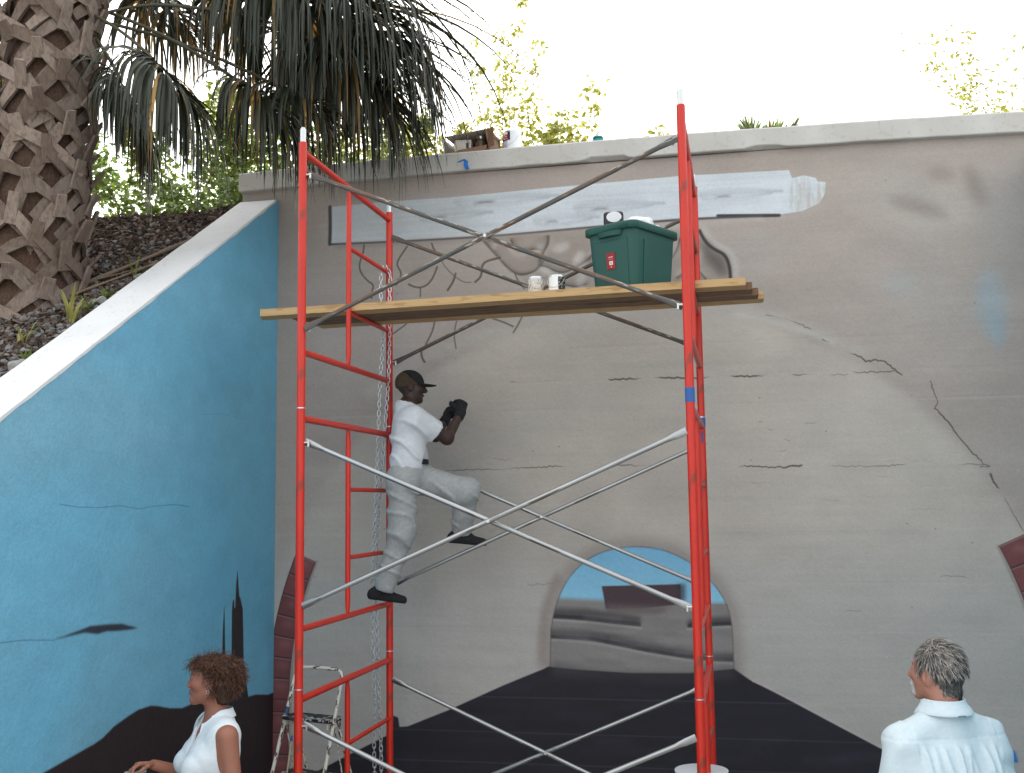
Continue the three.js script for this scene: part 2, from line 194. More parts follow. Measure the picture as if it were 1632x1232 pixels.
  crack([[-2.63, 4.26], [-2.635, 4.2], [-2.67, 4.12], [-2.66, 4.05], [-2.6, 3.98], [-2.55, 3.95], [-2.57, 3.9], [-2.57, 3.85]]); crack([[-2.29, 4.23], [-2.33, 4.18], [-2.38, 4.1], [-2.34, 4.04], [-2.34, 4.0], [-2.38, 3.94]]); crack([[-2.28, 3.94], [-2.22, 3.905], [-2.14, 3.92], [-2.09, 3.98], [-2.06, 4.06]], 0.013); crack([[-2.19, 3.91], [-2.19, 3.84]], 0.009); crack([[-2.1, 4.24], [-2.09, 4.2], [-2.06, 4.16]]); crack([[-1.92, 4.0], [-1.93, 3.95], [-1.98, 3.88]], 0.016); crack([[-1.58, 4.1], [-1.66, 4.09], [-1.72, 4.06], [-1.72, 3.97], [-1.77, 3.93]], 0.016); crack([[-1.8, 3.93], [-1.86, 3.92], [-2.0, 4.05], [-2.03, 4.12]], 0.006); crack([[-1.47, 3.97], [-1.44, 3.9], [-1.4, 3.86]], 0.009);
  crack([[-2.3, 3.64], [-2.36, 3.6], [-2.42, 3.56]], 0.01); crack([[-2.08, 3.66], [-2.09, 3.59], [-2.14, 3.5], [-2.17, 3.44]], 0.011); crack([[-2.185, 3.43], [-2.185, 3.39], [-2.16, 3.35]], 0.015); crack([[-1.91, 3.66], [-1.94, 3.56], [-1.92, 3.44]], 0.008); crack([[-1.64, 3.65], [-1.56, 3.62], [-1.49, 3.585]], 0.011); crack([[-1.41, 3.68], [-1.45, 3.6], [-1.49, 3.54]], 0.01);
  // real cracks in the plaster
  const real = (pts, w = 0.006, a = 0.8) => { const q = []; for (let i = 0; i < pts.length - 1; i++) { const [x0, y0] = pts[i], [x1, y1] = pts[i + 1], n = Math.max(2, Math.ceil(Math.hypot(x1 - x0, y1 - y0) / 0.022)); for (let k = 0; k < n; k++) q.push([lerp(x0, x1, k / n) + rr(-0.004, 0.004), lerp(y0, y1, k / n) + rr(-0.0055, 0.0055) + 0.012 * (noise(lerp(x0, x1, k / n) * 5, y0 * 5) - 0.5)]); } q.push(pts[pts.length - 1]); for (let i = 0; i < q.length - 1; i++) { const t = noise(q[i][0] * 6 + w * 900, q[i][1] * 6); if (t < 0.3) continue; stroke([q[i], q[i + 1]], w * (0.35 + 1.1 * smooth(0.3, 0.8, t)), '#574e48', 0.5, a * (0.45 + 0.55 * smooth(0.3, 0.6, t))); stroke([[q[i][0], q[i][1] - w * 1.1], [q[i + 1][0], q[i + 1][1] - w * 1.1]], w * 0.8, '#c4bcb4', 1, 0.35 * a); } };
  real([[-1.51, 3.178], [-1.3, 3.172], [-1.21, 3.176], [-0.9, 3.17]], 0.005, 0.6); real([[-0.8, 3.172], [-0.4, 3.166], [-0.06, 3.16], [0.0, 3.163], [0.2, 3.158], [0.4, 3.163], [0.47, 3.158]], 0.008); real([[0.47, 3.155], [0.6, 3.152], [0.72, 3.16], [0.79, 3.165], [1.15, 3.155]], 0.006, 0.6);
  real([[-2.2, 2.535], [-2.05, 2.54], [-1.8, 2.55], [-1.4, 2.552], [-1.22, 2.56], [-0.9, 2.55], [-0.68, 2.56], [-0.3, 2.55]], 0.006, 0.6); real([[-0.1, 2.53], [0.0, 2.54], [0.12, 2.535], [0.2, 2.528], [0.3, 2.525], [0.5, 2.535]], 0.009); real([[0.6, 2.53], [1.0, 2.52], [1.3, 2.528], [1.66, 2.515]], 0.005, 0.5);
  real([[0.3, 3.58], [0.51, 3.52], [0.6, 3.47]], 0.005, 0.6); real([[0.67, 3.39], [0.76, 3.36], [0.83, 3.3], [0.92, 3.26], [0.955, 3.23], [1.0, 3.24], [1.07, 3.235], [1.12, 3.18], [1.18, 3.13]], 0.007); real([[1.36, 3.08], [1.38, 3.0], [1.4, 2.95], [1.38, 2.9], [1.44, 2.83], [1.5, 2.73]], 0.007); real([[1.5, 2.73], [1.58, 2.62], [1.66, 2.52], [1.7, 2.5], [1.64, 2.5]], 0.006); real([[1.7, 2.46], [1.72, 2.4], [1.745, 2.36]], 0.012); real([[1.78, 2.29], [1.83, 2.18], [1.88, 2.08]], 0.005, 0.6);
  for (let i = 0; i < 26; i++) { const x = rr(-2.2, 1.4), y = rr(1.5, 3.3); real([[x, y], [x + rr(0.03, 0.2), y + rr(-0.01, 0.01)]], 0.004, rr(0.2, 0.45)); }
  for (let i = 0; i < 40; i++) ell(rr(-3.2, 2.1), rr(1.2, 4.6), rr(0.004, 0.009), 0.004, i % 3 ? '#6c625b' : '#d2cdc6', 0, 0.6);
  // the small tunnel mouth and the road
  const arch = [[-1.26, 1.13], [-1.255, 1.43], [-1.2, 1.63], [-1.12, 1.78], [-1.01, 1.89], [-0.88, 1.96], [-0.7, 1.995], [-0.48, 1.985], [-0.27, 1.89], [-0.13, 1.76], [-0.03, 1.61], [0.0, 1.45], [0.0, 1.15]];
  stroke(arch, 0.13, '#8a7d75', 10, 0.5); stroke([[-1.32, 1.2], [-1.32, 1.5], [-1.2, 1.78]], 0.06, '#8d7b72', 6, 0.5);
  fill([...arch, [0, 1.12]], '#7d7672'); c.save(); path(arch, true); c.clip();
  const g1 = c.createLinearGradient(0, Y(2), 0, Y(1.6)); g1.addColorStop(0, '#7db6d6'); g1.addColorStop(1, '#8fc6df'); c.fillStyle = g1; c.fillRect(X(-1.4), Y(2.05), 1.6 * PX, 0.45 * PX);
  fill([[-1.4, 1.645], [-1.1, 1.635], [-0.8, 1.62], [-0.5, 1.6], [-0.2, 1.6], [0.1, 1.615], [0.1, 1], [-1.4, 1]], '#8b8480', 4);
  fill([[-0.885, 1.72], [-0.6, 1.728], [-0.34, 1.735], [-0.34, 1.6], [-0.6, 1.57], [-0.86, 1.565]], '#4d3c40', 1); fill([[-0.36, 1.73], [-0.31, 1.74], [-0.31, 1.63], [-0.35, 1.61]], '#35323a', 4, 0.7); fill([[-0.86, 1.6], [-0.4, 1.58], [-0.5, 1.53], [-0.85, 1.54]], '#6c5f5c', 5, 0.8);
  const lay = (pts, d) => { fill([...pts, ...pts.map(([x, y], i) => [x, y + d * (0.6 + 0.6 * noise(i * 3.1, d * 50))]).reverse()], '#4a4446', 5, 0.85); fill([...pts, ...pts.map(([x, y]) => [x, y + d * 0.35]).reverse()], '#322d30', 1.5, 0.85); stroke(pts.map(([x, y]) => [x, y - 0.014]), 0.02, '#a8a29f', 1.5, 0.7); stroke(pts, 0.006, '#2e292b', 0.8, 0.7); };
  lay([[-1.3, 1.505], [-1.0, 1.49], [-0.8, 1.465], [-0.62, 1.45]], 0.07); lay([[-0.3, 1.445], [-0.1, 1.46], [0.05, 1.465]], 0.06); lay([[-1.3, 1.365], [-1.0, 1.355], [-0.8, 1.32], [-0.6, 1.28], [-0.4, 1.25], [-0.2, 1.225], [0.05, 1.22]], 0.06);
  for (let i = 0; i < 60; i++) { const x = rr(-1.25, -0.1), y = rr(1.18, 1.58); stroke([[x, y], [x + 0.12, y + rr(-0.012, 0.004)], [x + 0.25, y - 0.01]], rr(0.01, 0.03), ['#6d6664', '#999391', '#847d7b'][i % 3], 4, 0.35); }
  c.restore(); stroke(arch, 0.008, '#6a5d58', 1, 0.7);
  const road = [[-1.27, 1.165], [-1.6, 1.03], [-2.0, 0.85], [-2.3, 0.73], [-2.36, 0.725], [-2.37, 0.79], [-2.44, 0.815], [-2.45, 0.76], [-2.42, 0.68], [-2.82, 0.48], [-3.32, 0.22], [-3.4, 0], [2.2, 0], [2.15, 0.1], [1.21, 0.53], [0.89, 0.695], [0.25, 1.03], [0.1, 1.1], [0, 1.17], [-0.3, 1.135], [-0.7, 1.13], [-1.1, 1.15]];
  fill(road, '#262229', 1); fill([[-1.25, 1.2], [-0.9, 1.14], [-0.3, 1.13], [0, 1.19], [0, 1.1], [-1.25, 1.1]], '#4e494a', 9, 0.6);
  c.save(); path(road, true); c.clip(); for (let i = 0; i < 150; i++) { const x = rr(-3, 2), y = rr(0.1, 1.1); stroke([[x, y], [x + rr(0.2, 0.6), y + rr(-0.01, 0.01)]], rr(0.01, 0.05), ['#312d37', '#1f1b21', '#3a3643'][i % 3], 6, 0.45); } for (const y of [0.95, 0.71, 0.5]) stroke([[-3, y], [0, y + 0.004], [2, y - 0.004]], 0.006, '#57545c', 1, 0.6); c.restore();
  stroke([[0.12, 1.095], [0.25, 1.036], [0.6, 0.85], [0.89, 0.7], [1.21, 0.535], [2.15, 0.1]], 0.014, '#cbb9b5', 1, 0.85); stroke([[-1.3, 1.155], [-1.6, 1.035], [-2.0, 0.855], [-2.3, 0.74]], 0.008, '#c0aeac', 1, 0.5);
  // painted brick ring and its legs
  for (const s of [-1, 1]) {
    let a0 = 0; const bricks = [], pitch = s < 0 ? 0.057 : 0.0615; for (let y = 0.05; y < 0.86; y += 0.152) bricks.push(['leg', y, y + 0.145]);
    for (let k = 0; k < 7; k++) { bricks.push(['arc', a0, a0 + pitch - 0.003]); a0 += pitch; }
    const ri = s < 0 ? 2.56 : 2.6, ro = s < 0 ? 2.73 : 2.78;
    c.save(); c.fillStyle = '#59383a'; c.beginPath(); c.arc(X(CX), Y(CY), ro * PX, s < 0 ? Math.PI : -a0, s < 0 ? Math.PI + a0 : 0); c.arc(X(CX), Y(CY), ri * PX, s < 0 ? Math.PI + a0 : 0, s < 0 ? Math.PI : -a0, true); c.fill(); c.fillRect(X(CX + (s < 0 ? -ro : ri)), Y(0.9), (ro - ri) * PX, 0.9 * PX); c.restore();
    for (const [k, p, q] of bricks) { const t = rnd(), col = `rgb(${110 + t * 22 | 0},${62 + t * 14 | 0},${62 + t * 14 | 0})`; const ring = (r, a) => k === 'leg' ? [CX + s * r, a] : [CX + s * r * Math.cos(a), CY + r * Math.sin(a)]; const P = [ring(ri + 0.008, p), ring(ro - 0.008, p), ring(ro - 0.008, q), ring(ri + 0.008, q)]; fill(P, col, 1.5); const m = [(P[0][0] + P[2][0]) / 2, (P[0][1] + P[2][1]) / 2]; ell(m[0] + 0.02, m[1] + 0.02, 0.05, 0.03, '#9a6f6e', 6, 0.4); stroke([P[3], P[2]], 0.009, '#b39a92', 1, 0.6); stroke([P[0], P[1]], 0.01, '#3a2426', 1, 0.7); }
    stroke([[CX + s * (ri - 0.004), 0.05], [CX + s * (ri - 0.004), 0.9], ...[0.1, 0.2, 0.3, a0].map((a) => [CX + s * (ri - 0.004) * Math.cos(a), CY + (ri - 0.004) * Math.sin(a)])], 0.014, '#7a6a64', 2, 0.6);
  }
  // grain of the rolled coat, in every pixel
  const im = c.getImageData(0, 0, MW, MH), d = im.data;
  for (let j = 0; j < MH; j++) for (let i = 0; i < MW; i++) { const o = (j * MW + i) * 4; const n = 1 + 0.07 * (fbm(i * 0.012, j * 0.02, 0, 4) - 0.5) + 0.05 * (noise(i * 0.35, j * 0.5) - 0.5) + 0.03 * (fbm(i * 0.004 + 50, j * 0.11, 0, 3) - 0.5); d[o] *= n; d[o + 1] *= n; d[o + 2] *= n; }
  c.putImageData(im, 0, 0);
  const t = new THREE.CanvasTexture(cv); t.colorSpace = THREE.SRGBColorSpace; t.anisotropy = 4; return t;
})();
const wallBump = tex(1024, 896, (i, j) => { const x = MX0 + (i / 1024) * (MX1 - MX0), y = (j / 896) * YT; let h = 128 + 60 * (fbm(x * 3, y * 3, 0, 3) - 0.5) + 70 * (fbm(x * 26, y * 30, 0, 3) - 0.5);
  for (const q of [3.168, 2.535, 2.96, 1.74, 2.3, 2.75, 1.42, 2.1, 0.95, 0.7, 0.5, 3.4]) { const dd = Math.abs(y - q - 0.008 * (noise(x * 3, q * 9) - 0.5)); h -= 26 * Math.exp(-(dd * dd) / 0.00012) * smooth(0.3, 0.6, noise(x * 1.3 + q * 7, q)); }
  return h; }, false);
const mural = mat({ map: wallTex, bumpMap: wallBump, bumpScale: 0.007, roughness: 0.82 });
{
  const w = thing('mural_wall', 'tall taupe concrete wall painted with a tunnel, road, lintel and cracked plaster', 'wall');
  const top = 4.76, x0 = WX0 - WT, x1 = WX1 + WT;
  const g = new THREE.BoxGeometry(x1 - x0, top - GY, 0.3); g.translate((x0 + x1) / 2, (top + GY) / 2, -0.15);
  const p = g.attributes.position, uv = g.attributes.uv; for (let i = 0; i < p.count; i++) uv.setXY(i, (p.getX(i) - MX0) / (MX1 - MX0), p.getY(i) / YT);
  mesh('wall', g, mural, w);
  // coping: a cast beam with a slight crown and a chipped lower edge
  const n = 150, pos = [], idx = [], uvs = [], crown = (x) => 0.035 * (1 - ((x + 0.7) / 2.8) ** 2);
  for (let i = 0; i <= n; i++) { const x = lerp(x0 - 0.01, x1 + 0.01, i / n), c = crown(x), chip = 0.012 * (fbm(x * 6, 3.1) - 0.5) + (x > -0.95 && x < -0.6 ? 0.022 * smooth(-0.95, -0.9, x) * (1 - smooth(-0.66, -0.6, x)) : 0) + (x > 0.2 && x < 0.5 ? 0.016 * smooth(0.2, 0.26, x) * (1 - smooth(0.42, 0.5, x)) : 0), wob = 0.006 * (fbm(x * 4, 8.2) - 0.5);
    const prof = [[4.735 + c, 0.002], [4.735 + c + chip, 0.046], [4.742 + c + chip, 0.05 + wob], [4.87 + c + wob, 0.05 + wob], [4.882 + c + wob, 0.04], [4.884 + c, -0.3], [4.87 + c, -0.34], [4.735 + c, -0.34]];
    let acc = 0; prof.forEach(([y, z], k) => { if (k) acc += Math.hypot(y - prof[k - 1][0], z - prof[k - 1][1]); pos.push(x, y, z); uvs.push(x, acc); }); }
  const m = 8; for (let i = 0; i < n; i++) for (let k = 0; k < m; k++) { const a = i * m + k, b = i * m + (k + 1) % m; idx.push(a, a + m, b, b, a + m, b + m); }
  for (const e of [0, n]) for (let k = 1; k < m - 1; k++) e ? idx.push(e * m, e * m + k + 1, e * m + k) : idx.push(0, k, k + 1);
  const cg = raw(pos, uvs, idx).toNonIndexed(); cg.computeVertexNormals(); mesh('coping', cg, M.concrete, w);
}
// ------------------------------------------------------------------ wing walls
const wingTex = (features) => {
  const W = features ? 2048 : 512, H = features ? 1536 : 384, S = W / 6.8;
  const cv = document.createElement('canvas'); cv.width = W; cv.height = H; const c = cv.getContext('2d');
  c.fillStyle = '#70b0cb'; c.fillRect(0, 0, W, H);
  const X = (z) => z * S, Y = (y) => H - y * S;
  for (let i = 0; i < 90; i++) { c.save(); c.globalAlpha = 0.28; c.fillStyle = ['#7bb5cc', '#66a8c6', '#86a9b8', '#62abce'][i % 4]; const bx = rnd() * W, by = rnd() * H, ra = rr(0.03, 0.16) * W, rb = rr(0.015, 0.06) * W, B = W / 50, e = ra + B * 3; c.beginPath(); c.rect(bx - e, by - ra - B * 3, 2 * e, 2 * e); c.clip(); c.filter = `blur(${B}px)`; c.beginPath(); c.ellipse(bx, by, ra, rb, rr(-0.3, 0.3), 0, 7); c.fill(); c.restore(); }
  if (features) {
    const fill = (pts, col, blur = 1) => { c.save(); c.filter = `blur(${blur}px)`; c.fillStyle = col; c.beginPath(); pts.forEach(([z, y], i) => (i ? c.lineTo(X(z), Y(y)) : c.moveTo(X(z), Y(y)))); c.closePath(); c.fill(); c.restore(); };
    const ln = (pts, w, col, a) => { c.save(); c.globalAlpha = a; c.lineWidth = w * S; c.strokeStyle = col; c.lineJoin = 'round'; c.beginPath(); pts.forEach(([z, y], i) => (i ? c.lineTo(X(z), Y(y)) : c.moveTo(X(z), Y(y)))); c.stroke(); c.restore(); };
    const hill = [[0, 0.945]]; for (const [z, y] of [[0.1, 0.95], [0.3, 0.985], [0.58, 1.0], [0.8, 1.03], [1.0, 1.06], [1.2, 1.09], [1.35, 1.085], [1.5, 1.11], [1.65, 1.15], [1.72, 1.165], [1.85, 1.17], [1.95, 1.15], [2.1, 1.12], [2.2, 1.085], [2.28, 1.07], [2.45, 1.055], [2.71, 1.02], [2.9, 0.98], [3.4, 0.8], [4, 0.6], [5, 0.2], [5, 0], [0, 0]]) hill.push([z, y + 0.004 * Math.sin(z * 40)]);
    fill(hill, '#2a1d20', 1.2);
    fill([[0.7, 1.0], [0.69, 1.33], [0.695, 1.6], [0.685, 1.665], [0.665, 1.68], [0.66, 1.62], [0.645, 1.62], [0.635, 1.78], [0.62, 1.875], [0.6, 1.76], [0.585, 1.69], [0.57, 1.68], [0.53, 1.6], [0.515, 1.4], [0.5, 1.2], [0.42, 0.98]], '#2a2024', 1);
    fill([[0.825, 1.0], [0.828, 1.3], [0.825, 1.5], [0.81, 1.655], [0.8, 1.55], [0.785, 1.3], [0.78, 1.0]], '#2a2024', 1);
    fill([[2.68, 1.655], [2.5, 1.672], [2.35, 1.688], [2.2, 1.68], [2.05, 1.668], [1.88, 1.625], [1.98, 1.628], [2.1, 1.635], [2.2, 1.645], [2.28, 1.64], [2.4, 1.662], [2.52, 1.66]], '#2d3440', 1.5);
    ln([[2.65, 2.33], [2.5, 2.315], [2.3, 2.31], [2.1, 2.32], [1.9, 2.3], [1.75, 2.315], [1.5, 2.325], [1.3, 2.31]], 0.005, '#3f6e86', 0.6); ln([[3.2, 1.7], [2.9, 1.685], [2.66, 1.655]], 0.006, '#4d7d95', 0.7); ln([[1.2, 2.9], [0.9, 2.93], [0.5, 2.92]], 0.004, '#4d7d95', 0.4);
    c.save(); c.globalAlpha = 0.8; c.fillStyle = '#6fb3d6'; c.fillRect(0, Y(3.5), 0.05 * S, 0.24 * S); c.restore();
  }
  const im = c.getImageData(0, 0, W, H), d = im.data, q = 2048 / W; for (let j = 0; j < H; j++) for (let i = 0; i < W; i++) { const o = (j * W + i) * 4, n = 1 + 0.09 * (fbm(i * q * 0.02, j * q * 0.03, 0, 4) - 0.5) + 0.07 * (noise(i * q * 0.3, j * q * 0.45) - 0.5); d[o] *= n; d[o + 1] *= n; d[o + 2] *= n; }
  c.putImageData(im, 0, 0); const t = new THREE.CanvasTexture(cv); t.colorSpace = THREE.SRGBColorSpace; return t;
};
function wingWall(xi, s, features, label) {   // xi: inner face, s: which way its thickness goes
  const w = thing('wing_wall', label, 'wall'); const L = 7.2, yb = (z) => TOP - 0.02 - SLOPE * z;
  const sh = new THREE.Shape(); sh.moveTo(0.002, GY); sh.lineTo(L, GY); sh.lineTo(L, yb(L)); sh.lineTo(0.002, yb(0)); sh.closePath();
  const g = new THREE.ExtrudeGeometry(sh, { depth: WT, bevelEnabled: false }); const p = g.attributes.position, uv = g.attributes.uv;
  for (let i = 0; i < p.count; i++) { const z = p.getX(i), y = p.getY(i), t = p.getZ(i); p.setXYZ(i, xi + s * t, y, z); uv.setXY(i, z / 6.8, y / (6.8 * 0.75)); }
  if (s > 0) { /* mirrored winding is drawn from both sides */ } g.computeVertexNormals();
  mesh('wall', g, mat({ map: wingTex(features), roughness: 0.62, bumpMap: rep(grain.clone(), 14, 10), bumpScale: 0.006 }), w);
  const n = 160, pos = [], uvs = [], idx = []; for (let i = 0; i <= n; i++) { const z = lerp(0.052, L, i / n), a = 0.005 * (fbm(z * 9, 1.3 + s) - 0.4), b = 0.012 * (fbm(z * 6, 7.7 + s) - 0.5), y = yb(z) + 0.02 + 0.008 * (fbm(z * 3, 2.2) - 0.5);
    const P = [[xi - s * (0.003 + a), y - 0.018 - 0.01 * noise(z * 11, 5)], [xi - s * (0.003 + a), y - 0.004], [xi + s * 0.006, y], [xi + s * (WT - 0.008 + b), y], [xi + s * (WT + b), y - 0.006], [xi + s * (WT + b), y - 0.12]]; let acc = 0; P.forEach(([x, yy], k) => { if (k) acc += Math.hypot(x - P[k - 1][0], yy - P[k - 1][1]); pos.push(x, yy, z); uvs.push(acc, z); }); }
  for (let i = 0; i < n; i++) for (let k = 0; k < 5; k++) { const a = i * 6 + k; idx.push(a, a + 1, a + 6, a + 1, a + 7, a + 6); }
  const cg = raw(pos, uvs, idx).toNonIndexed(); cg.computeVertexNormals(); mesh('coping', cg, M.whitePaint, w);
}
wingWall(WX0, -1, true, 'sky blue sloping wing wall with a black hill, cactus and bird painted on it');
wingWall(WX1, 1, false, 'plain sky blue sloping wing wall at the other end of the mural');
//@@PART2
// ------------------------------------------------------------------ scaffold tower
const RISE = 0.02;   // the right end stands a little higher
const SA = -0.0143, SO = [-2.307, 0, 1.977], J2 = 1.318, FH = 1.524, BAY = 2.134, FW = 1.524, MID = 0.73;
const S = (a, h, b) => [SO[0] + a * Math.cos(SA) - b * Math.sin(SA) * 1, h, SO[2] - a * Math.sin(SA) - b * Math.cos(SA)];
{
  const sc = thing('scaffold', 'two bay-end frames of red tubular scaffold with crossed braces in front of mural', 'scaffold', SO, SA);
  const pinch = (t, len) => { const e = Math.min(t, 1 - t) * len, k = smooth(0.005, 0.07, e); return [lerp(0.45, 1, k), lerp(1.25, 1, k)]; };
  function frame(a, top, H, isTop) {
    const f = part('frame', sc), z = (b) => -b, low = top - H;
    for (const b of [0, FW]) {
      mesh('post', rod([a, low + 0.003, z(b)], [a, top, z(b)], 0.0235, { seg: 16 }), M.red, f);
      mesh('collar', rod([a, low + 0.0, z(b)], [a, low + 0.006, z(b)], 0.0246, { seg: 16 }), M.zinc, f);
      if (isTop) { mesh('coupling_pin', [rod([a, top - 0.03, z(b)], [a, top + 0.075, z(b)], 0.0175, { seg: 14 }), rod([a, top + 0.075, z(b)], [a, top + 0.088, z(b)], 0.0175, { seg: 14, prof: (t) => [1 - 0.35 * t, 1 - 0.35 * t] })], M.steel, f); }
      for (const h of [0.19, 1.07]) if (h < H) mesh('brace_lock', [rod([a - 0.005, top - h, z(b)], [a + (a ? -0.05 : 0.05), top - h, z(b)], 0.007, { seg: 8 }), box(0.012, 0.034, 0.012, a + (a ? -0.046 : 0.046), top - h - 0.008, z(b), 0.003)], M.steel, f);
    }
    mesh('top_bar', rod([a, top - 0.055, z(0.02)], [a, top - 0.055, z(FW - 0.02)], 0.0195), M.red, f);
    const bl = Math.min(1.205, H - 0.18);
    mesh('bottom_bar', rod([a, top - bl, z(0.02)], [a, top - bl, z(FW - 0.02)], 0.0185), M.red, f);
    mesh('upright', rod([a, top - 0.06, z(MID)], [a, top - bl + 0.004, z(MID)], 0.0165, { steps: 24, prof: pinch, side: [1, 0, 0] }), M.red, f);
    for (const h of [0.44, 0.855]) mesh('rung', rod([a, top - h, z(MID)], [a, top - h, z(FW - 0.02)], 0.0142), a ? M.redWorn : M.red, f);
    return f;
  }
  for (const a of [0, BAY]) { frame(a, J2 + 2 * FH + (a ? RISE : 0), FH + (a ? RISE : 0), true); frame(a, J2 + FH, FH); frame(a, J2, 1.4); 
    for (const b of [0, FW]) { mesh('base_plate', [box(0.15, 0.008, 0.15, a, GY + 0.006, -b, 0.002), rod([a, GY + 0.006, -b], [a, 0.0, -b], 0.018)], M.steel, sc); } }
  const flat = (t, len) => { const e = Math.min(t, 1 - t) * len, k = smooth(0.03, 0.12, e); return [lerp(0.22, 1, k), lerp(1.5, 1, k)]; };
  function brace(top, b, m, rise = 0) {
    const g = part('cross_brace', sc), x0 = 0.042, x1 = BAY - 0.042, zz = -b, off = b ? 0.012 : -0.012;
    for (const [h0, h1, o] of [[0.19, 1.07, off], [1.07, 0.19, -off]]) mesh('brace_tube', rod([x0 - 0.02, top - h0 + (h0 < h1 ? 0.008 : -0.008), zz + o * 1.1], [x1 + 0.02, top + rise - h1 - (h0 < h1 ? 0.008 : -0.008), zz + o * 1.1], 0.0135, { steps: 40, prof: flat, side: [0, 0, 1] }), m, g);
    mesh('pivot_bolt', rod([BAY / 2, top - 0.63 + rise / 2, zz - 0.032], [BAY / 2, top - 0.63 + rise / 2, zz + 0.032], 0.009, { seg: 8 }), M.steel, g);
  }
  brace(J2 + 2 * FH, 0, M.braceRusty, RISE); brace(J2 + 2 * FH, FW, M.braceRusty, RISE);
  brace(J2 + FH, 0, M.brace); brace(J2 + FH, FW, M.brace);
  brace(J2, 0, M.brace); brace(J2, FW, M.brace);
  const tape = mat({ color: lin(0.03, 0.11, 0.34), roughness: 0.6 });
  mesh('tape_wrap', rod([BAY, J2 + FH - 0.035, 0], [BAY, J2 + FH + 0.04, 0], 0.0252, { seg: 16 }), tape, sc); mesh('tape_wrap', rod([BAY, J2 + FH - 0.06, -FW], [BAY, J2 + FH + 0.0, -FW], 0.0252, { seg: 16 }), tape, sc);
  mesh('tape_wrap', rod([BAY, J2 + FH - 0.09, -FW + 0.025], [BAY + 0.004, J2 + FH - 0.16, -FW + 0.028], 0.006, { seg: 6 }), tape, sc);
}
// ------------------------------------------------------------------ planks
const plankH = J2 + 2 * FH - 0.855 + 0.0142 + 0.002, PT = 0.046;
{
  const pale = woodTex([190, 152, 104], [204, 170, 122], [160, 122, 80], 120), brown = woodTex([112, 84, 62], [138, 106, 80], [70, 50, 36], 140);  // brown puts underside shade into the colour of the middle planks
  const mk = (t, x) => mat({ map: rep(t.clone(), 0.55, 3.1), roughness: 0.8, bumpMap: rep(t.clone(), 0.55, 3.1), bumpScale: 0.0015 });
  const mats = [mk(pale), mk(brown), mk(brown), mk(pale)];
  const spec = [[-0.66, 2.44, 0.753, 0.138, 'front wooden plank of the scaffold deck with its weathered edge in view'], [-0.455, 2.48, 0.896, 0.14, 'second wooden plank of the scaffold deck, just behind the front plank'], [-0.4, 2.515, 1.066, 0.132, 'third wooden plank of the scaffold deck, behind a dark gap'], [-0.42, 2.55, 1.204, 0.142, 'rear wooden plank of the scaffold deck, beside the mural wall']];
  spec.forEach(([a0, a1, b0, w, label], i) => {
    const t = thing('wood_plank', label, 'plank', S((a0 + a1) / 2, plankH + RISE * (a0 + a1) / 2 / BAY, b0 + w / 2), SA + [0.002, -0.001, 0.003, 0][i], 'planks laid across the scaffold');
    t.rotation.z = RISE / BAY; const L = a1 - a0, g = new THREE.BoxGeometry(L, PT, w, 40, 1, 1); g.translate(0, PT / 2, 0);
    const p = g.attributes.position; for (let k = 0; k < p.count; k++) { const x = p.getX(k); p.setY(k, p.getY(k) + 0.003 * Math.sin(x * 1.7 + i)); if (i === 0 && x < -L / 2 + 0.01 && p.getZ(k) > 0) p.setX(k, x + 0.05); if (p.getY(k) > 0.03) p.setZ(k, p.getZ(k) * 0.985); }
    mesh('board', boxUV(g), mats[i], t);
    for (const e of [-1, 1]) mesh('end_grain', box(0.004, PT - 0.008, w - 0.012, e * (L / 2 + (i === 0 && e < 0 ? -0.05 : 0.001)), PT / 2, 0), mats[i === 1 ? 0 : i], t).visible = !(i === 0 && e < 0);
  });
}
const deck = plankH + PT + 0.002 + RISE * 0.8;   // top of the planks under the tote
// ------------------------------------------------------------------ tote and what is in it
const ringPts = (w, d, r, n = 6) => { const o = []; for (const [sx, sz, a0] of [[1, 1, 0], [-1, 1, 1], [-1, -1, 2], [1, -1, 3]]) for (let k = 0; k <= n; k++) { const a = (a0 + k / n) * Math.PI / 2; o.push([sx * (w / 2 - r) + Math.cos(a) * r, sz * (d / 2 - r) + Math.sin(a) * r]); } return o; };
function loft(levels, closeBottom = true) {   // [y, w, d, r]
  const pos = [], idx = [], uv = []; let m = 0; levels.forEach(([y, w, d, r]) => { const R = ringPts(w, d, r); m = R.length; R.forEach(([x, z], i) => { pos.push(x, y, z); uv.push(i * 0.05, y); }); });
  for (let j = 0; j < levels.length - 1; j++) for (let i = 0; i < m; i++) { const a = j * m + i, b = j * m + (i + 1) % m; idx.push(a, a + m, b, b, a + m, b + m); }
  if (closeBottom) for (let i = 1; i < m - 1; i++) { idx.push(0, i, i + 1); const e = (levels.length - 1) * m; idx.push(e, e + i + 1, e + i); }
  const g = raw(pos, uv, idx); return g;
}
function facet(g) { g = g.toNonIndexed(); g.computeVertexNormals(); return g; }
const canvasTex = (w, h, draw) => { const cv = document.createElement('canvas'); cv.width = w; cv.height = h; draw(cv.getContext('2d'), w, h); const t = new THREE.CanvasTexture(cv); t.colorSpace = THREE.SRGBColorSpace; return t; };
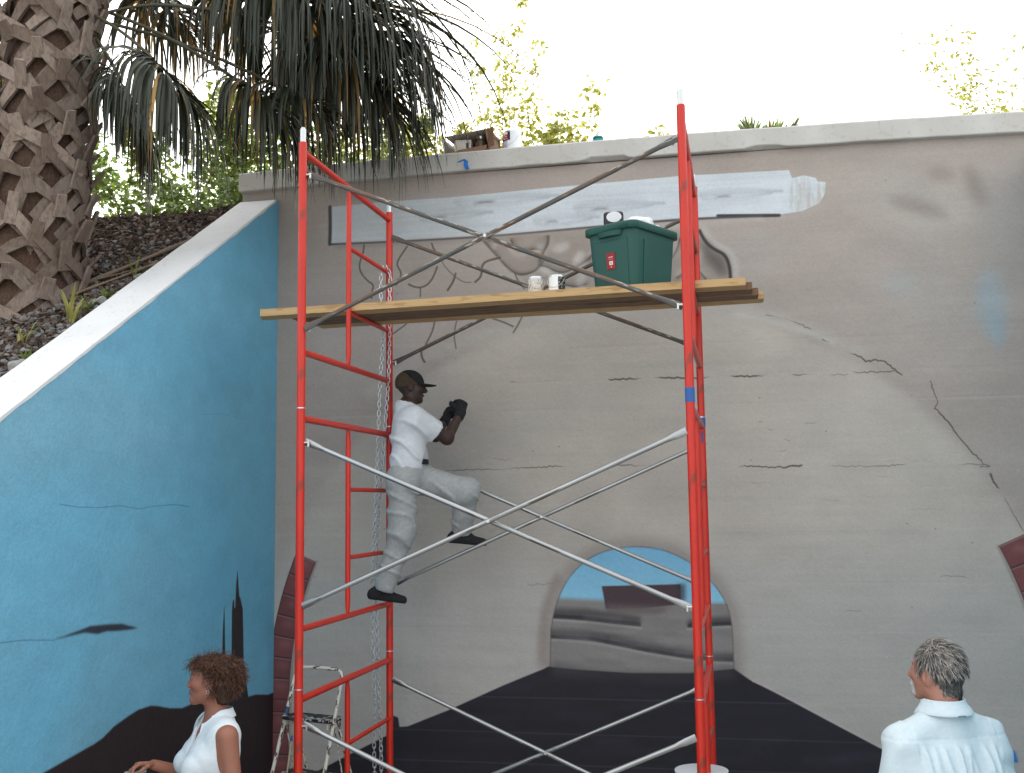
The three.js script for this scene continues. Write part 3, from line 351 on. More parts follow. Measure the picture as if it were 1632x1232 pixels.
{
  const t = thing('storage_tote', 'dark green open plastic storage tote with a red sticker, standing on the planks', 'tote', [-0.545, deck, 0.83], -0.5256);
  const green = mat({ color: lin(0.012, 0.085, 0.07), roughness: 0.5, bumpMap: grain, bumpScale: 0.0006 });
  const w = 0.385, d = 0.5, h = 0.43, b = 0.83;
  const at = (k) => lerp(b, 0.96, k);
  mesh('tub', loft([[0.0, w * b - 0.02, d * b - 0.02, 0.03], [0.012, w * b, d * b, 0.04], [h * 0.5, w * at(0.5), d * at(0.5), 0.045], [h - 0.03, w * at(0.95), d * at(0.95), 0.05], [h - 0.028, w * at(0.95) - 0.008, d * at(0.95) - 0.008, 0.047], [0.03, w * b - 0.012, d * b - 0.012, 0.034]]), green, t);
  mesh('rim', loft([[h - 0.045, w * 0.955, d * 0.955, 0.05], [h - 0.045, w + 0.018, d + 0.018, 0.055], [h - 0.008, w + 0.022, d + 0.022, 0.058], [h, w + 0.014, d + 0.014, 0.055], [h, w * 0.95, d * 0.95, 0.048], [h - 0.045, w * 0.95, d * 0.95, 0.048]], false), green, t);
  // handle panel on the short side: a shallow raised panel with a grip under the rim
  const tilt = Math.atan2(d * (0.96 - b) / 2, h); 
  const panel = loft([[0, 0.235, 0.012, 0.005], [0.31, 0.255, 0.012, 0.005], [0.318, 0.235, 0.004, 0.002]]); panel.rotateX(tilt); panel.translate(0, 0.014, d * b / 2 + 0.001); mesh('side_panel', facet(panel), green, t);
  const grip = new THREE.CylinderGeometry(0.1, 0.085, 0.03, 24, 1, false, -Math.PI / 2, Math.PI); grip.scale(1, 1, 0.3); grip.translate(0, h - 0.062, d * 0.475); mesh('handle', grip, green, t);
  for (const s of [-1, 1]) { const rib = loft([[0, 0.012, 0.05, 0.004], [0.32, 0.012, 0.055, 0.004]]); rib.rotateZ(-s * 0.06); rib.translate(s * (w * b / 2 + 0.002), 0.012, 0.1); mesh('rib', rib, green, t); }
  const st = canvasTex(128, 208, (c) => { c.fillStyle = '#a3141f'; c.fillRect(0, 0, 128, 208); c.fillStyle = '#e8c9c6'; c.fillRect(30, 46, 66, 10); c.fillStyle = '#c98b88'; c.fillRect(22, 70, 80, 4); c.fillRect(26, 80, 70, 4); c.fillStyle = '#f1eeea'; c.fillRect(38, 104, 56, 50); c.fillStyle = '#77706c'; for (let i = 0; i < 9; i++) c.fillRect(46 + i * 4.6, 112, i % 3 ? 1.6 : 2.8, 34); c.fillStyle = '#d8b0ad'; c.fillRect(56, 172, 20, 14); });
  const sg = new THREE.BoxGeometry(0.062, 0.1, 0.0015); sg.rotateX(tilt); sg.translate(0.0, 0.2, d * at(0.5) / 2 + 0.0085); mesh('sticker', sg, mat({ map: st, roughness: 0.5 }), t);
  // in the tote
  const I = (x, y, z) => { const v = V(x, y, z).applyAxisAngle(V(0, 1, 0), -0.5256); return [v.x - 0.545, deck + v.y, v.z + 0.83]; };
  const white = mat({ color: lin(0.78, 0.78, 0.78), roughness: 0.55 });
  const k1 = thing('black_packet', 'black box with a white round label sticking out of the green tote', 'box', I(-0.02, 0.05, 0.165), 0.02);
  const kb = box(0.125, 0.48, 0.06, 0, 0.24, 0, 0.02); mesh('body', kb, mat({ color: lin(0.012, 0.012, 0.016), roughness: 0.4 }), k1);
  const lab = new THREE.CylinderGeometry(0.047, 0.047, 0.003, 32); lab.rotateX(Math.PI / 2); lab.scale(1, 0.72, 1); lab.translate(0.005, 0.44, 0.0315); mesh('round_label', lab, white, k1);
  const bag = (name, label, pos, R, sx, sy, sz, sd, m) => { const g = new THREE.IcosahedronGeometry(R, 5); const p = g.attributes.position; for (let i = 0; i < p.count; i++) { const v = V().fromBufferAttribute(p, i); const n = 1 + 0.5 * (fbm(v.x * 18 + sd, v.y * 18, v.z * 18 + 5, 3) - 0.5) + 0.14 * Math.abs(noise(v.x * 40, v.y * 40 + sd, v.z * 40 + 2) - 0.5); p.setXYZ(i, v.x * n * sx, v.y * n * sy, v.z * n * sz); } g.computeVertexNormals(); const o = mesh(name, facet(g), m); o.position.set(...pos); return tag(o, label, 'bag'); };
  bag('plastic_bag', 'crumpled white plastic bag bulging from the middle of the green tote', I(0.07, 0.425, 0.02), 0.105, 1.0, 0.8, 1.2, 3, white);
  bag('rag', 'white rag lying in the far end of the green tote', I(0.06, 0.4, -0.14), 0.095, 0.9, 0.9, 1, 9, mat({ color: lin(0.62, 0.62, 0.64), roughness: 0.9 }));
  const bo = thing('spray_bottle', 'pale bottle with a bright blue cap in the green tote', 'bottle', I(0.085, 0.125, -0.02), 0.3);
  const pr = [[0, 0], [0.036, 0], [0.038, 0.01], [0.038, 0.24], [0.03, 0.28], [0.014, 0.31], [0.014, 0.34]].map(([x, y]) => new THREE.Vector2(x, y)); mesh('bottle_body', new THREE.LatheGeometry(pr, 24), mat({ color: lin(0.7, 0.72, 0.75), roughness: 0.35 }), bo);
  mesh('cap', [new THREE.CylinderGeometry(0.02, 0.021, 0.04, 20).translate(0, 0.355, 0), box(0.05, 0.02, 0.022, -0.022, 0.378, 0, 0.005)], mat({ color: lin(0.02, 0.3, 0.75), roughness: 0.4 }), bo);
}
// ------------------------------------------------------------------ cans
function can(name, label, pos, r, h, labelTex, turn = 0, lid = true) {
  const t = thing(name, label, 'can', pos, turn);
  const P = [[0, 0.004], [r * 0.97, 0.004], [r * 1.02, 0], [r * 1.02, 0.006], [r, 0.009], [r, h - 0.012], [r * 1.025, h - 0.009], [r * 1.025, h - 0.002], [r * 0.98, h], [r * 0.92, h], [r * 0.9, h - 0.008]].map(([x, y]) => new THREE.Vector2(x, y));
  if (lid) P.push(new THREE.Vector2(0, h - 0.008)); else P.push(new THREE.Vector2(r * 0.9, 0.02), new THREE.Vector2(0, 0.02));
  mesh('tin', new THREE.LatheGeometry(P, 32), M.zinc, t);
  const s = new THREE.CylinderGeometry(r + 0.0008, r + 0.0008, h - 0.026, 40, 1, true); s.translate(0, h / 2, 0); mesh('wrapper', s, mat({ map: labelTex, roughness: 0.5 }), t);
  const hp = []; for (let i = 0; i <= 12; i++) { const a = Math.PI * (i / 12); hp.push([Math.cos(a) * (r + 0.006), h * 0.8 - Math.sin(a) * h * 0.55, r * 0.35 + Math.sin(a) * r * 0.72]); } mesh('wire_handle', bentTube(hp, 0.0015, 24, 5), M.steel, t);
  return t;
}
can('paint_can', 'small paint-smeared off-white can on the planks', S(1.175, deck - RISE * 0.22, 0.86), 0.046, 0.105, canvasTex(256, 128, (c, w, h) => { c.fillStyle = '#cfc9bd'; c.fillRect(0, 0, w, h); for (let i = 0; i < 90; i++) { c.fillStyle = ['#8f877b', '#eeeae2', '#6e675d', '#b5ad9f'][i % 4]; c.globalAlpha = 0.6; c.fillRect(rnd() * w, rnd() * h, rr(2, 9), rr(4, 30)); } }), 0.5);
can('paint_can', 'small can half white and half black, next to the smeared can on the planks', S(1.308, deck - RISE * 0.16, 0.86), 0.05, 0.105, canvasTex(256, 128, (c, w, h) => { c.fillStyle = '#191715'; c.fillRect(0, 0, w, h); c.fillStyle = '#f2f1ee'; c.fillRect(0.78 * w, 0, 0.22 * w, h); c.fillRect(0, 0, 0.08 * w, h); for (let i = 0; i < 40; i++) { c.fillStyle = i % 2 ? '#cfcac2' : '#3a3632'; c.globalAlpha = 0.8; c.fillRect(rr(0.06, 0.3) * w, rnd() * h, rr(2, 8), rr(3, 20)); } }), -0.2);
{
  const y = 4.918, b = thing('cardboard_box', 'open cardboard carton on its side on top of the wall, jars inside', 'box', [-1.81, y, -0.14], -0.14);
  const cb = mat({ map: rep(tex(128, 128, (i, j) => mix3([122, 92, 72], [142, 110, 86], tf(i / 128, j / 128, 8, 151))), 4, 4), roughness: 0.9 }), pl = mat({ map: rep(tex(128, 128, (i, j) => mix3([196, 184, 170], [214, 206, 196], tf(i / 128, j / 128, 8, 155))), 4, 4), roughness: 0.9 });
  const W = 0.36, H = 0.155, D = 0.27; b.rotation.z = 0.06;
  mesh('bottom_panel', box(W, 0.004, D, 0, 0.004, 0), cb, b); mesh('top_panel', box(W - 0.012, 0.004, D, 0.008, H, 0), pl, b);
  const sd = box(0.004, H, D, 0, H / 2, 0); sd.rotateZ(0.07); sd.translate(-W / 2, 0, 0); mesh('side_panel', sd, pl, b); const s2 = box(0.004, H, D, 0, H / 2, 0); s2.rotateZ(0.13); s2.translate(W / 2, 0, 0); mesh('side_panel', s2, cb, b); mesh('back_panel', box(W, H, 0.004, 0, H / 2, -D / 2), cb, b);
  const fl = box(0.07, H - 0.012, 0.004, 0.035, H / 2, 0); fl.rotateY(-0.5); fl.translate(W / 2 - 0.004, 0, D / 2 + 0.002); mesh('flap', fl, cb, b);
  const f2 = box(W - 0.03, 0.05, 0.004, 0, -0.01, 0); f2.rotateX(-0.5); f2.translate(0, 0.02, D / 2 + 0.004); mesh('flap', f2, cb, b);
  const wb = thing('small_carton', 'small off-white carton inside the box on top of the wall', 'box', [-1.865, y + 0.012, -0.07], 0.1); mesh('carton', box(0.125, 0.09, 0.1, 0, 0.05, 0, 0.004), pl, wb); mesh('print_patch', box(0.02, 0.04, 0.002, 0.035, 0.05, 0.051), mat({ color: lin(0.05, 0.045, 0.04), roughness: 0.7 }), wb);
  const j = thing('brown_jar', 'brown glass jar inside the box on top of the wall', 'jar', [-1.735, y + 0.016, -0.07], 0); mesh('glass', new THREE.LatheGeometry([[0, 0], [0.036, 0], [0.04, 0.01], [0.04, 0.075], [0.03, 0.09], [0.03, 0.1], [0, 0.1]].map(([a, c]) => new THREE.Vector2(a, c)), 24), mat({ color: lin(0.13, 0.08, 0.05), roughness: 0.15 }), j); mesh('lid', new THREE.CylinderGeometry(0.033, 0.033, 0.02, 24).translate(0, 0.108, 0), M.steel, j);
  can('paint_can', 'blue and white paint can with a red oval, on top of the wall', [-1.495, 4.92, -0.09], 0.069, 0.155, canvasTex(512, 256, (c, w, h) => { c.fillStyle = '#f0eef0'; c.fillRect(0, 0, w, h); c.fillStyle = '#3c5f9a'; c.fillRect(0.35 * w, 0, 0.3 * w, h); c.fillStyle = '#2b2f38'; c.fillRect(0.84 * w, 0, 0.16 * w, 0.5 * h); c.fillRect(0, 0, 0.05 * w, 0.5 * h); c.fillStyle = '#f0eef0'; c.fillRect(0.9 * w, 0, 0.1 * w, 0.42 * h); c.fillStyle = '#d2203a'; c.beginPath(); c.ellipse(0.965 * w, 0.27 * h, 30, 34, 0, 0, 7); c.fill(); c.fillStyle = '#f6d5d8'; c.fillRect(0.94 * w, 0.24 * h, 26, 10); c.fillStyle = '#c9c1dc'; c.fillRect(0.66 * w, 0.5 * h, 0.34 * w, 0.46 * h); c.fillStyle = '#8d86b4'; for (let i = 0; i < 6; i++) c.fillRect(0.7 * w, (0.56 + i * 0.06) * h, rr(0.1, 0.24) * w, 4); c.fillStyle = '#7c2338'; c.fillRect(0.78 * w, 0.5 * h, 0.22 * w, 5); }), -0.35, true);
  const tc = thing('teal_tin', 'small teal tin with a wire handle on top of the wall', 'tin', [-0.845, 4.921, -0.05], 0.4); mesh('tin', new THREE.LatheGeometry([[0, 0], [0.037, 0], [0.039, 0.004], [0.039, 0.05], [0.036, 0.054], [0, 0.054]].map(([a, c]) => new THREE.Vector2(a, c)), 24), mat({ color: lin(0.0, 0.3, 0.29), roughness: 0.35 }), tc); mesh('wire_handle', bentTube([[0.0, 0.05, 0], [0.02, 0.07, 0], [0.045, 0.085, 0.01], [0.06, 0.1, 0.01]], 0.002, 12, 5), M.steel, tc); mesh('dark_band', new THREE.CylinderGeometry(0.0396, 0.0396, 0.014, 24, 1, true).translate(0, 0.036, 0), mat({ color: lin(0.01, 0.07, 0.09), roughness: 0.4 }), tc);
  // scraps of blue masking tape
  const blue = mat({ color: lin(0.02, 0.2, 0.62), roughness: 0.6 });
  const strip = (pts, w, name, label) => { const pos = [], idx = []; pts.forEach(([x, yy, z], i) => pos.push(x - w / 2, yy, z, x + w / 2, yy + (i % 2 ? 0.006 : -0.004), z + 0.003)); for (let i = 0; i < pts.length - 1; i++) { const a = i * 2; idx.push(a, a + 2, a + 1, a + 1, a + 2, a + 3); } return tag(mesh(name, raw(pos, null, idx), blue), label, 'tape'); };
  strip([[-1.875, 4.828, 0.062], [-1.84, 4.838, 0.072], [-1.815, 4.83, 0.066], [-1.818, 4.8, 0.07], [-1.808, 4.775, 0.064], [-1.8, 4.766, 0.06]], 0.032, 'tape_scrap', 'scrap of blue masking tape curling from the coping of the wall');
  strip([[1.725, 0.69, 0.006], [1.73, 0.66, 0.01], [1.74, 0.62, 0.006]], 0.03, 'tape_scrap', 'scrap of blue masking tape low on the wall beside the painted road');
  // buckets behind the right scaffold leg
  const bp = [[0, 0], [0.125, 0], [0.128, 0.01], [0.142, 0.3], [0.15, 0.3], [0.15, 0.33], [0.144, 0.33], [0.145, 0.36], [0.15, 0.362], [0.15, 0.372], [0.0, 0.372]].map(([a, c]) => new THREE.Vector2(a, c)), wm = mat({ color: lin(0.72, 0.74, 0.74), roughness: 0.4 });
  { const o = thing('concrete_block', 'grey concrete block under the stacked white buckets', 'block', [-0.2, GY + 0.002, 1.22], 0.2); mesh('block', [box(0.4, 0.19, 0.05, 0, 0.095, 0.075), box(0.4, 0.19, 0.05, 0, 0.095, -0.075), ...[-0.18, 0, 0.18].map((x) => box(0.04, 0.188, 0.098, x, 0.095, 0))], M.concrete, o); }
  [['white plastic bucket standing on a concrete block under the scaffold', 0.002, -0.2], ['white plastic bucket with a wire handle, stacked on another bucket under the scaffold', 0.42, -0.2]].forEach(([label, yy, x], i) => { const o = thing('plastic_bucket', label, 'bucket', [x, yy, 1.22], i * 0.8 - 0.4, 'buckets under the scaffold'); mesh('bucket', new THREE.LatheGeometry(bp, 40), wm, o); const hp = []; for (let k = 0; k <= 10; k++) { const a = Math.PI * k / 10; hp.push([Math.cos(a) * 0.155, 0.31 - Math.sin(a) * 0.15, Math.sin(a) * 0.06 + 0.02]); } mesh('wire_handle', bentTube(hp, 0.002, 20, 5), M.steel, o); if (i === 0) mesh('lid_block', new THREE.CylinderGeometry(0.12, 0.12, 0.046, 32).translate(0, 0.394, 0), wm, o); });
}
// ------------------------------------------------------------------ chains over the rung
{
  const link = (() => { const pts = []; const L = 0.0135, R = 0.0095; for (let i = 0; i < 14; i++) { const a = (i / 14) * Math.PI * 2; pts.push(V(Math.cos(a) * R, Math.sin(a) * R + (Math.sin(a) >= 0 ? L / 1 : -L) * 0.9, 0)); } return new THREE.TubeGeometry(new THREE.CatmullRomCurve3(pts, true), 16, 0.0034, 5, true); })();
  const P1 = [[-2.285, 3.935, 0.6], [-2.297, 3.95, 0.56], [-2.312, 3.9, 0.55], [-2.316, 3.757, 0.55], [-2.293, 3.513, 0.56], [-2.316, 3.186, 0.56], [-2.325, 2.969, 0.56], [-2.334, 2.71, 0.56], [-2.347, 2.368, 0.56], [-2.361, 2.072, 0.56], [-2.374, 1.778, 0.56], [-2.374, 1.487, 0.55], [-2.369, 1.239, 0.55], [-2.36, 0.993, 0.55], [-2.364, 0.749, 0.55], [-2.36, 0.539, 0.55], [-2.36, 0.15, 0.55]];
  const P2 = [[-2.275, 3.95, 0.53], [-2.258, 3.9, 0.52], [-2.262, 3.76, 0.52], [-2.262, 3.451, 0.52], [-2.27, 3.188, 0.52], [-2.282, 3.014, 0.52], [-2.3, 2.797, 0.52], [-2.322, 2.497, 0.52], [-2.34, 2.241, 0.52], [-2.349, 2.029, 0.52], [-2.358, 1.65, 0.52], [-2.345, 1.235, 0.52], [-2.336, 0.988, 0.52], [-2.327, 0.743, 0.52], [-2.323, 0.533, 0.52], [-2.32, 0.12, 0.52]];
  [[P1, 'galvanised steel chain hanging from a red rung, the strand farther from the rear post'], [P2, 'galvanised steel chain hanging against the red rear scaffold post']].forEach(([P, label], q) => {
    const t = thing('chain', label, 'chain', P[0], 0, 'chains hanging on the scaffold'); const c = new THREE.CatmullRomCurve3(P.map((p) => V(...p))), n = Math.floor(c.getLength() / 0.0315);
    for (let i = 0; i <= n; i++) { const p = c.getPointAt(i / n), d = c.getTangentAt(i / n); const m = mesh('link', link, M.zinc, t); m.position.copy(p).sub(V(...P[0])); m.quaternion.setFromUnitVectors(V(0, -1, 0), d); m.rotateY((i % 2 ? Math.PI / 2 : 0) + 0.5 + rr(-0.3, 0.3) + q); }
  });
}
// ------------------------------------------------------------------ step ladder
{
  const t = thing('step_ladder', 'paint-splashed cream step ladder with black treads behind the scaffold', 'ladder', [-2.585, GY, 0.98], -0.28);
  const cream = mat({ map: rep(tex(128, 256, (i, j) => { const u = i / 128, v = j / 256; let c = mix3([206, 200, 184], [222, 216, 202], tf(u, v, 6, 161)); const r = tf(u, v, 24, 165, 3); if (r > 0.6) c = mix3(c, [92, 70, 62], smooth(0.6, 0.66, r)); return c; }), 3, 1.5), roughness: 0.5 });
  const tread = mat({ map: rep(tex(256, 256, (i, j) => { const u = i / 256, v = j / 256; let c = [24, 24, 25]; const r = tf(u, v, 14, 171, 4); if (r > 0.58) c = mix3(c, [196, 194, 190], smooth(0.58, 0.62, r) * 0.85); const k = tf(u, v, 9, 178, 3); if (k > 0.66) c = mix3(c, [130, 100, 88], 0.6); return c; }), 3, 3), roughness: 0.6 });
  const hw = 0.185, ht = 1.48, z = (y) => (1.44 - y) * 0.36;
  const F = (s, y) => [s * (hw + (1.4 - y) * 0.02), y, z(y)];
  const hoop = []; hoop.push(F(-1, 0.0)); for (const y of [0.4, 0.8, 1.35]) hoop.push(F(-1, y)); for (let k = 1; k < 6; k++) { const a = Math.PI - (k / 6) * Math.PI / 2; hoop.push([-(hw - 0.05) + Math.cos(a) * 0.05, 1.42 + Math.sin(a) * 0.055, z(1.42 + Math.sin(a) * 0.05)]); } hoop.push([0, ht, z(ht)]); for (let k = 5; k > 0; k--) { const a = (k / 6) * Math.PI / 2; hoop.push([hw - 0.05 + Math.cos(a) * 0.05, 1.42 + Math.sin(a) * 0.055, z(1.42 + Math.sin(a) * 0.05)]); } for (const y of [1.35, 0.8, 0.4, 0.0]) hoop.push(F(1, y));
  mesh('front_stile', bentTube(hoop, 0.0115, 120, 10), cream, t);
  for (const s of [-1, 1]) mesh('rear_leg', rod([s * (hw - 0.02), 1.18, z(1.18) - 0.06], [s * (hw + 0.01), 0.0, -0.42], 0.01), cream, t);
  mesh('rear_brace', rod([-(hw), 0.3, -0.32], [hw, 0.3, -0.32], 0.009), cream, t);
  for (const [y, d] of [[1.185, 0.14], [0.84, 0.26], [0.5, 0.26], [0.18, 0.26]]) { const st = part('step', t); mesh('tread', box(2 * (hw - 0.004 + (1.4 - y) * 0.02), 0.028, d, 0, y, z(y) - d / 2 + 0.05, 0.01), tread, st); mesh('side_bracket', box(0.006, 0.04, d, hw - 0.02, y - 0.028, z(y) - d / 2 + 0.04), cream, st); mesh('side_bracket', box(0.006, 0.04, d, -hw + 0.02, y - 0.028, z(y) - d / 2 + 0.04), cream, st); }
  for (const s of [-1, 1]) mesh('side_strut', rod([s * (hw + 0.004), 1.14, z(1.14) - 0.02], [s * (hw + 0.002), 0.86, z(0.86) - 0.2], 0.005, { seg: 6 }), cream, t);
  mesh('tape_wrap', rod(F(-1, 1.2), F(-1, 1.24), 0.0128), mat({ color: lin(0.03, 0.08, 0.16), roughness: 0.6 }), t);
  const br = thing('paint_brush', 'thin paint brush with a blue tip, leaning on the lower tread of the ladder', 'brush', [-2.72, 0.662, 1.16], 0); mesh('handle', rod([0, 0, 0], [0.02, 0.2, -0.02], 0.004, { seg: 8, steps: 6, prof: (k) => [1 + 0.5 * Math.sin(k * 3), 1 + 0.5 * Math.sin(k * 3)] }), mat({ color: lin(0.5, 0.4, 0.24), roughness: 0.5 }), br); mesh('tip', rod([0.02, 0.2, -0.02], [0.023, 0.232, -0.023], 0.008, { seg: 10, steps: 5, prof: (k) => [1.1 - 0.6 * k, 1.1 - 0.6 * k] }), mat({ color: lin(0.02, 0.08, 0.3), roughness: 0.5 }), br);
}
//@@PART3
// ------------------------------------------------------------------ palm tree
const leafTex = (a, b, s) => tex(128, 128, (i, j) => mix3(a, b, tf(i / 128, j / 128, 10, s)));
const PM = {
  frond: mat({ map: leafTex([38, 42, 28], [70, 74, 52], 201), roughness: 0.38, transmission: 0.2, thickness: 0 }),
  frondDry: mat({ map: leafTex([118, 92, 48], [164, 124, 62], 205), roughness: 0.6, transmission: 0.4, thickness: 0 }),
  petiole: mat({ map: leafTex([62, 58, 40], [88, 82, 58], 209), roughness: 0.6 }),
  boots: [0, 1, 2].map((k) => mat({ map: rep(tex(128, 256, (i, j) => { const u = i / 128, v = j / 256; let c = mix3([[112, 96, 86], [128, 110, 98], [98, 82, 72]][k], [[150, 134, 122], [164, 146, 132], [134, 116, 102]][k], tf(u * 3 % 1, v * 0.5, 24, 211 + k * 7, 4)); const d = tf(u, v, 12, 231 + k, 3); return mix3(c, [84, 68, 58], smooth(0.5, 0.8, d) * 0.35); }), 5, 3), roughness: 0.95, bumpMap: rep(grain.clone(), 6, 2), bumpScale: 0.004 })),
  core: mat({ map: rep(tex(256, 256, (i, j) => mix3([70, 52, 43], [112, 86, 70], tf(i / 256 * 2 % 1, j / 256, 20, 241))), 4, 4), roughness: 1, bumpMap: rep(grain.clone(), 8, 4), bumpScale: 0.02 }),
};
const G = V(0, -1, 0);
function ribbon(path, widths, side, fold, B) {     // a folded strip along a path, pushed into the builder B
  const n = path.length, base = B.pos.length / 3, t = V(), s = V(), u = V();
  for (let i = 0; i < n; i++) { t.copy(path[Math.min(n - 1, i + 1)]).sub(path[Math.max(0, i - 1)]).normalize(); s.copy(side).addScaledVector(t, -side.dot(t)).normalize(); u.crossVectors(s, t); const w = widths[i], p = path[i];
    B.pos.push(p.x - s.x * w + u.x * w * fold, p.y - s.y * w + u.y * w * fold, p.z - s.z * w + u.z * w * fold, p.x, p.y, p.z, p.x + s.x * w + u.x * w * fold, p.y + s.y * w + u.y * w * fold, p.z + s.z * w + u.z * w * fold);
    const v = (i / n) * 0.9 + B.pos.length * 0.00037; B.uv.push(0, v, 0.1, v, 0.2, v); }
  for (let i = 0; i < n - 1; i++) { const a = base + i * 3; B.idx.push(a, a + 1, a + 3, a + 1, a + 4, a + 3, a + 1, a + 2, a + 4, a + 2, a + 5, a + 4); }
}
function frond(parent, from, hub, { n = 46, len = 0.8, droop = 0.5, spread = 2.5, dry = 0.12, width = 0.0125, name = 'frond', lean = null, m = PM.frond } = {}) {
  const A = V(...from), H = V(...hub), f = part(name, parent); const mid = A.clone().lerp(H, 0.5).add(V(0, 0.16 * A.distanceTo(H) * 0.6, 0));
  const pc = new THREE.QuadraticBezierCurve3(A, mid, H); const pg = new THREE.TubeGeometry(pc, 16, 0.012, 6); mesh('petiole', pg, PM.petiole, f);
  const axis = pc.getTangent(1).normalize(); if (lean) axis.add(V(...lean)).normalize(); const side = V().crossVectors(axis, V(0, 1, 0)).normalize(); const up = V().crossVectors(side, axis);
  const B = { pos: [], uv: [], idx: [] }, D = { pos: [], uv: [], idx: [] };
  // the costa carries on past the hub and bends down
  const costa = []; { let p = H.clone(), d = axis.clone(); for (let i = 0; i <= 6; i++) { costa.push(p.clone()); p.addScaledVector(d, len * 0.06); d.addScaledVector(G, 0.22).normalize(); } }
  for (let i = 0; i < n; i++) {
    const k = (i + 0.5) / n * 2 - 1, phi = k * spread + rr(-0.03, 0.03), s0 = (1 - Math.abs(k)) * 5.5, b = costa[Math.floor(s0)].clone();
    const d = axis.clone().multiplyScalar(Math.cos(phi)).addScaledVector(side, Math.sin(phi)).addScaledVector(up, 0.25 * Math.cos(phi) + rr(-0.08, 0.08)).normalize();
    const L = len * (0.72 + 0.28 * Math.cos(phi * 0.6)) * rr(0.85, 1.08), nseg = 9, path = [], wd = [], dr = droop * (rnd() < 0.3 ? rr(0.15, 0.5) : rr(0.6, 1.4)); const p = b;
    const twist = V(rr(-0.3, 0.3), rr(-0.3, 0.3), rr(-0.3, 0.3)); const sv = V().crossVectors(d, up).add(twist).normalize();
    for (let j = 0; j <= nseg; j++) { const t = j / nseg; path.push(p.clone()); wd.push(width * (t < 0.35 ? 0.45 + 0.55 * smooth(0, 0.35, t) : Math.pow(1 - (t - 0.35) / 0.65, 0.8) + 0.05)); p.addScaledVector(d, L / nseg); d.addScaledVector(G, dr * (0.3 + t * 1.2)).add(V(rr(-0.03, 0.03), 0, rr(-0.03, 0.03))).normalize(); }
    ribbon(path, wd, sv, 0.55, rnd() < dry ? D : B);
    if (rnd() < 0.55) { const q = path.slice(5).map((v, j) => v.clone().add(V(rr(-0.01, 0.01) * j, 0, rr(-0.01, 0.01) * j))); ribbon(q, wd.slice(5).map((x) => x * 0.5), sv, 0.3, B); }
  }
  if (B.idx.length) mesh('blade', raw(B.pos, B.uv, B.idx), m, f); if (D.idx.length) mesh('withered_blade', raw(D.pos, D.uv, D.idx), PM.frondDry, f);
}
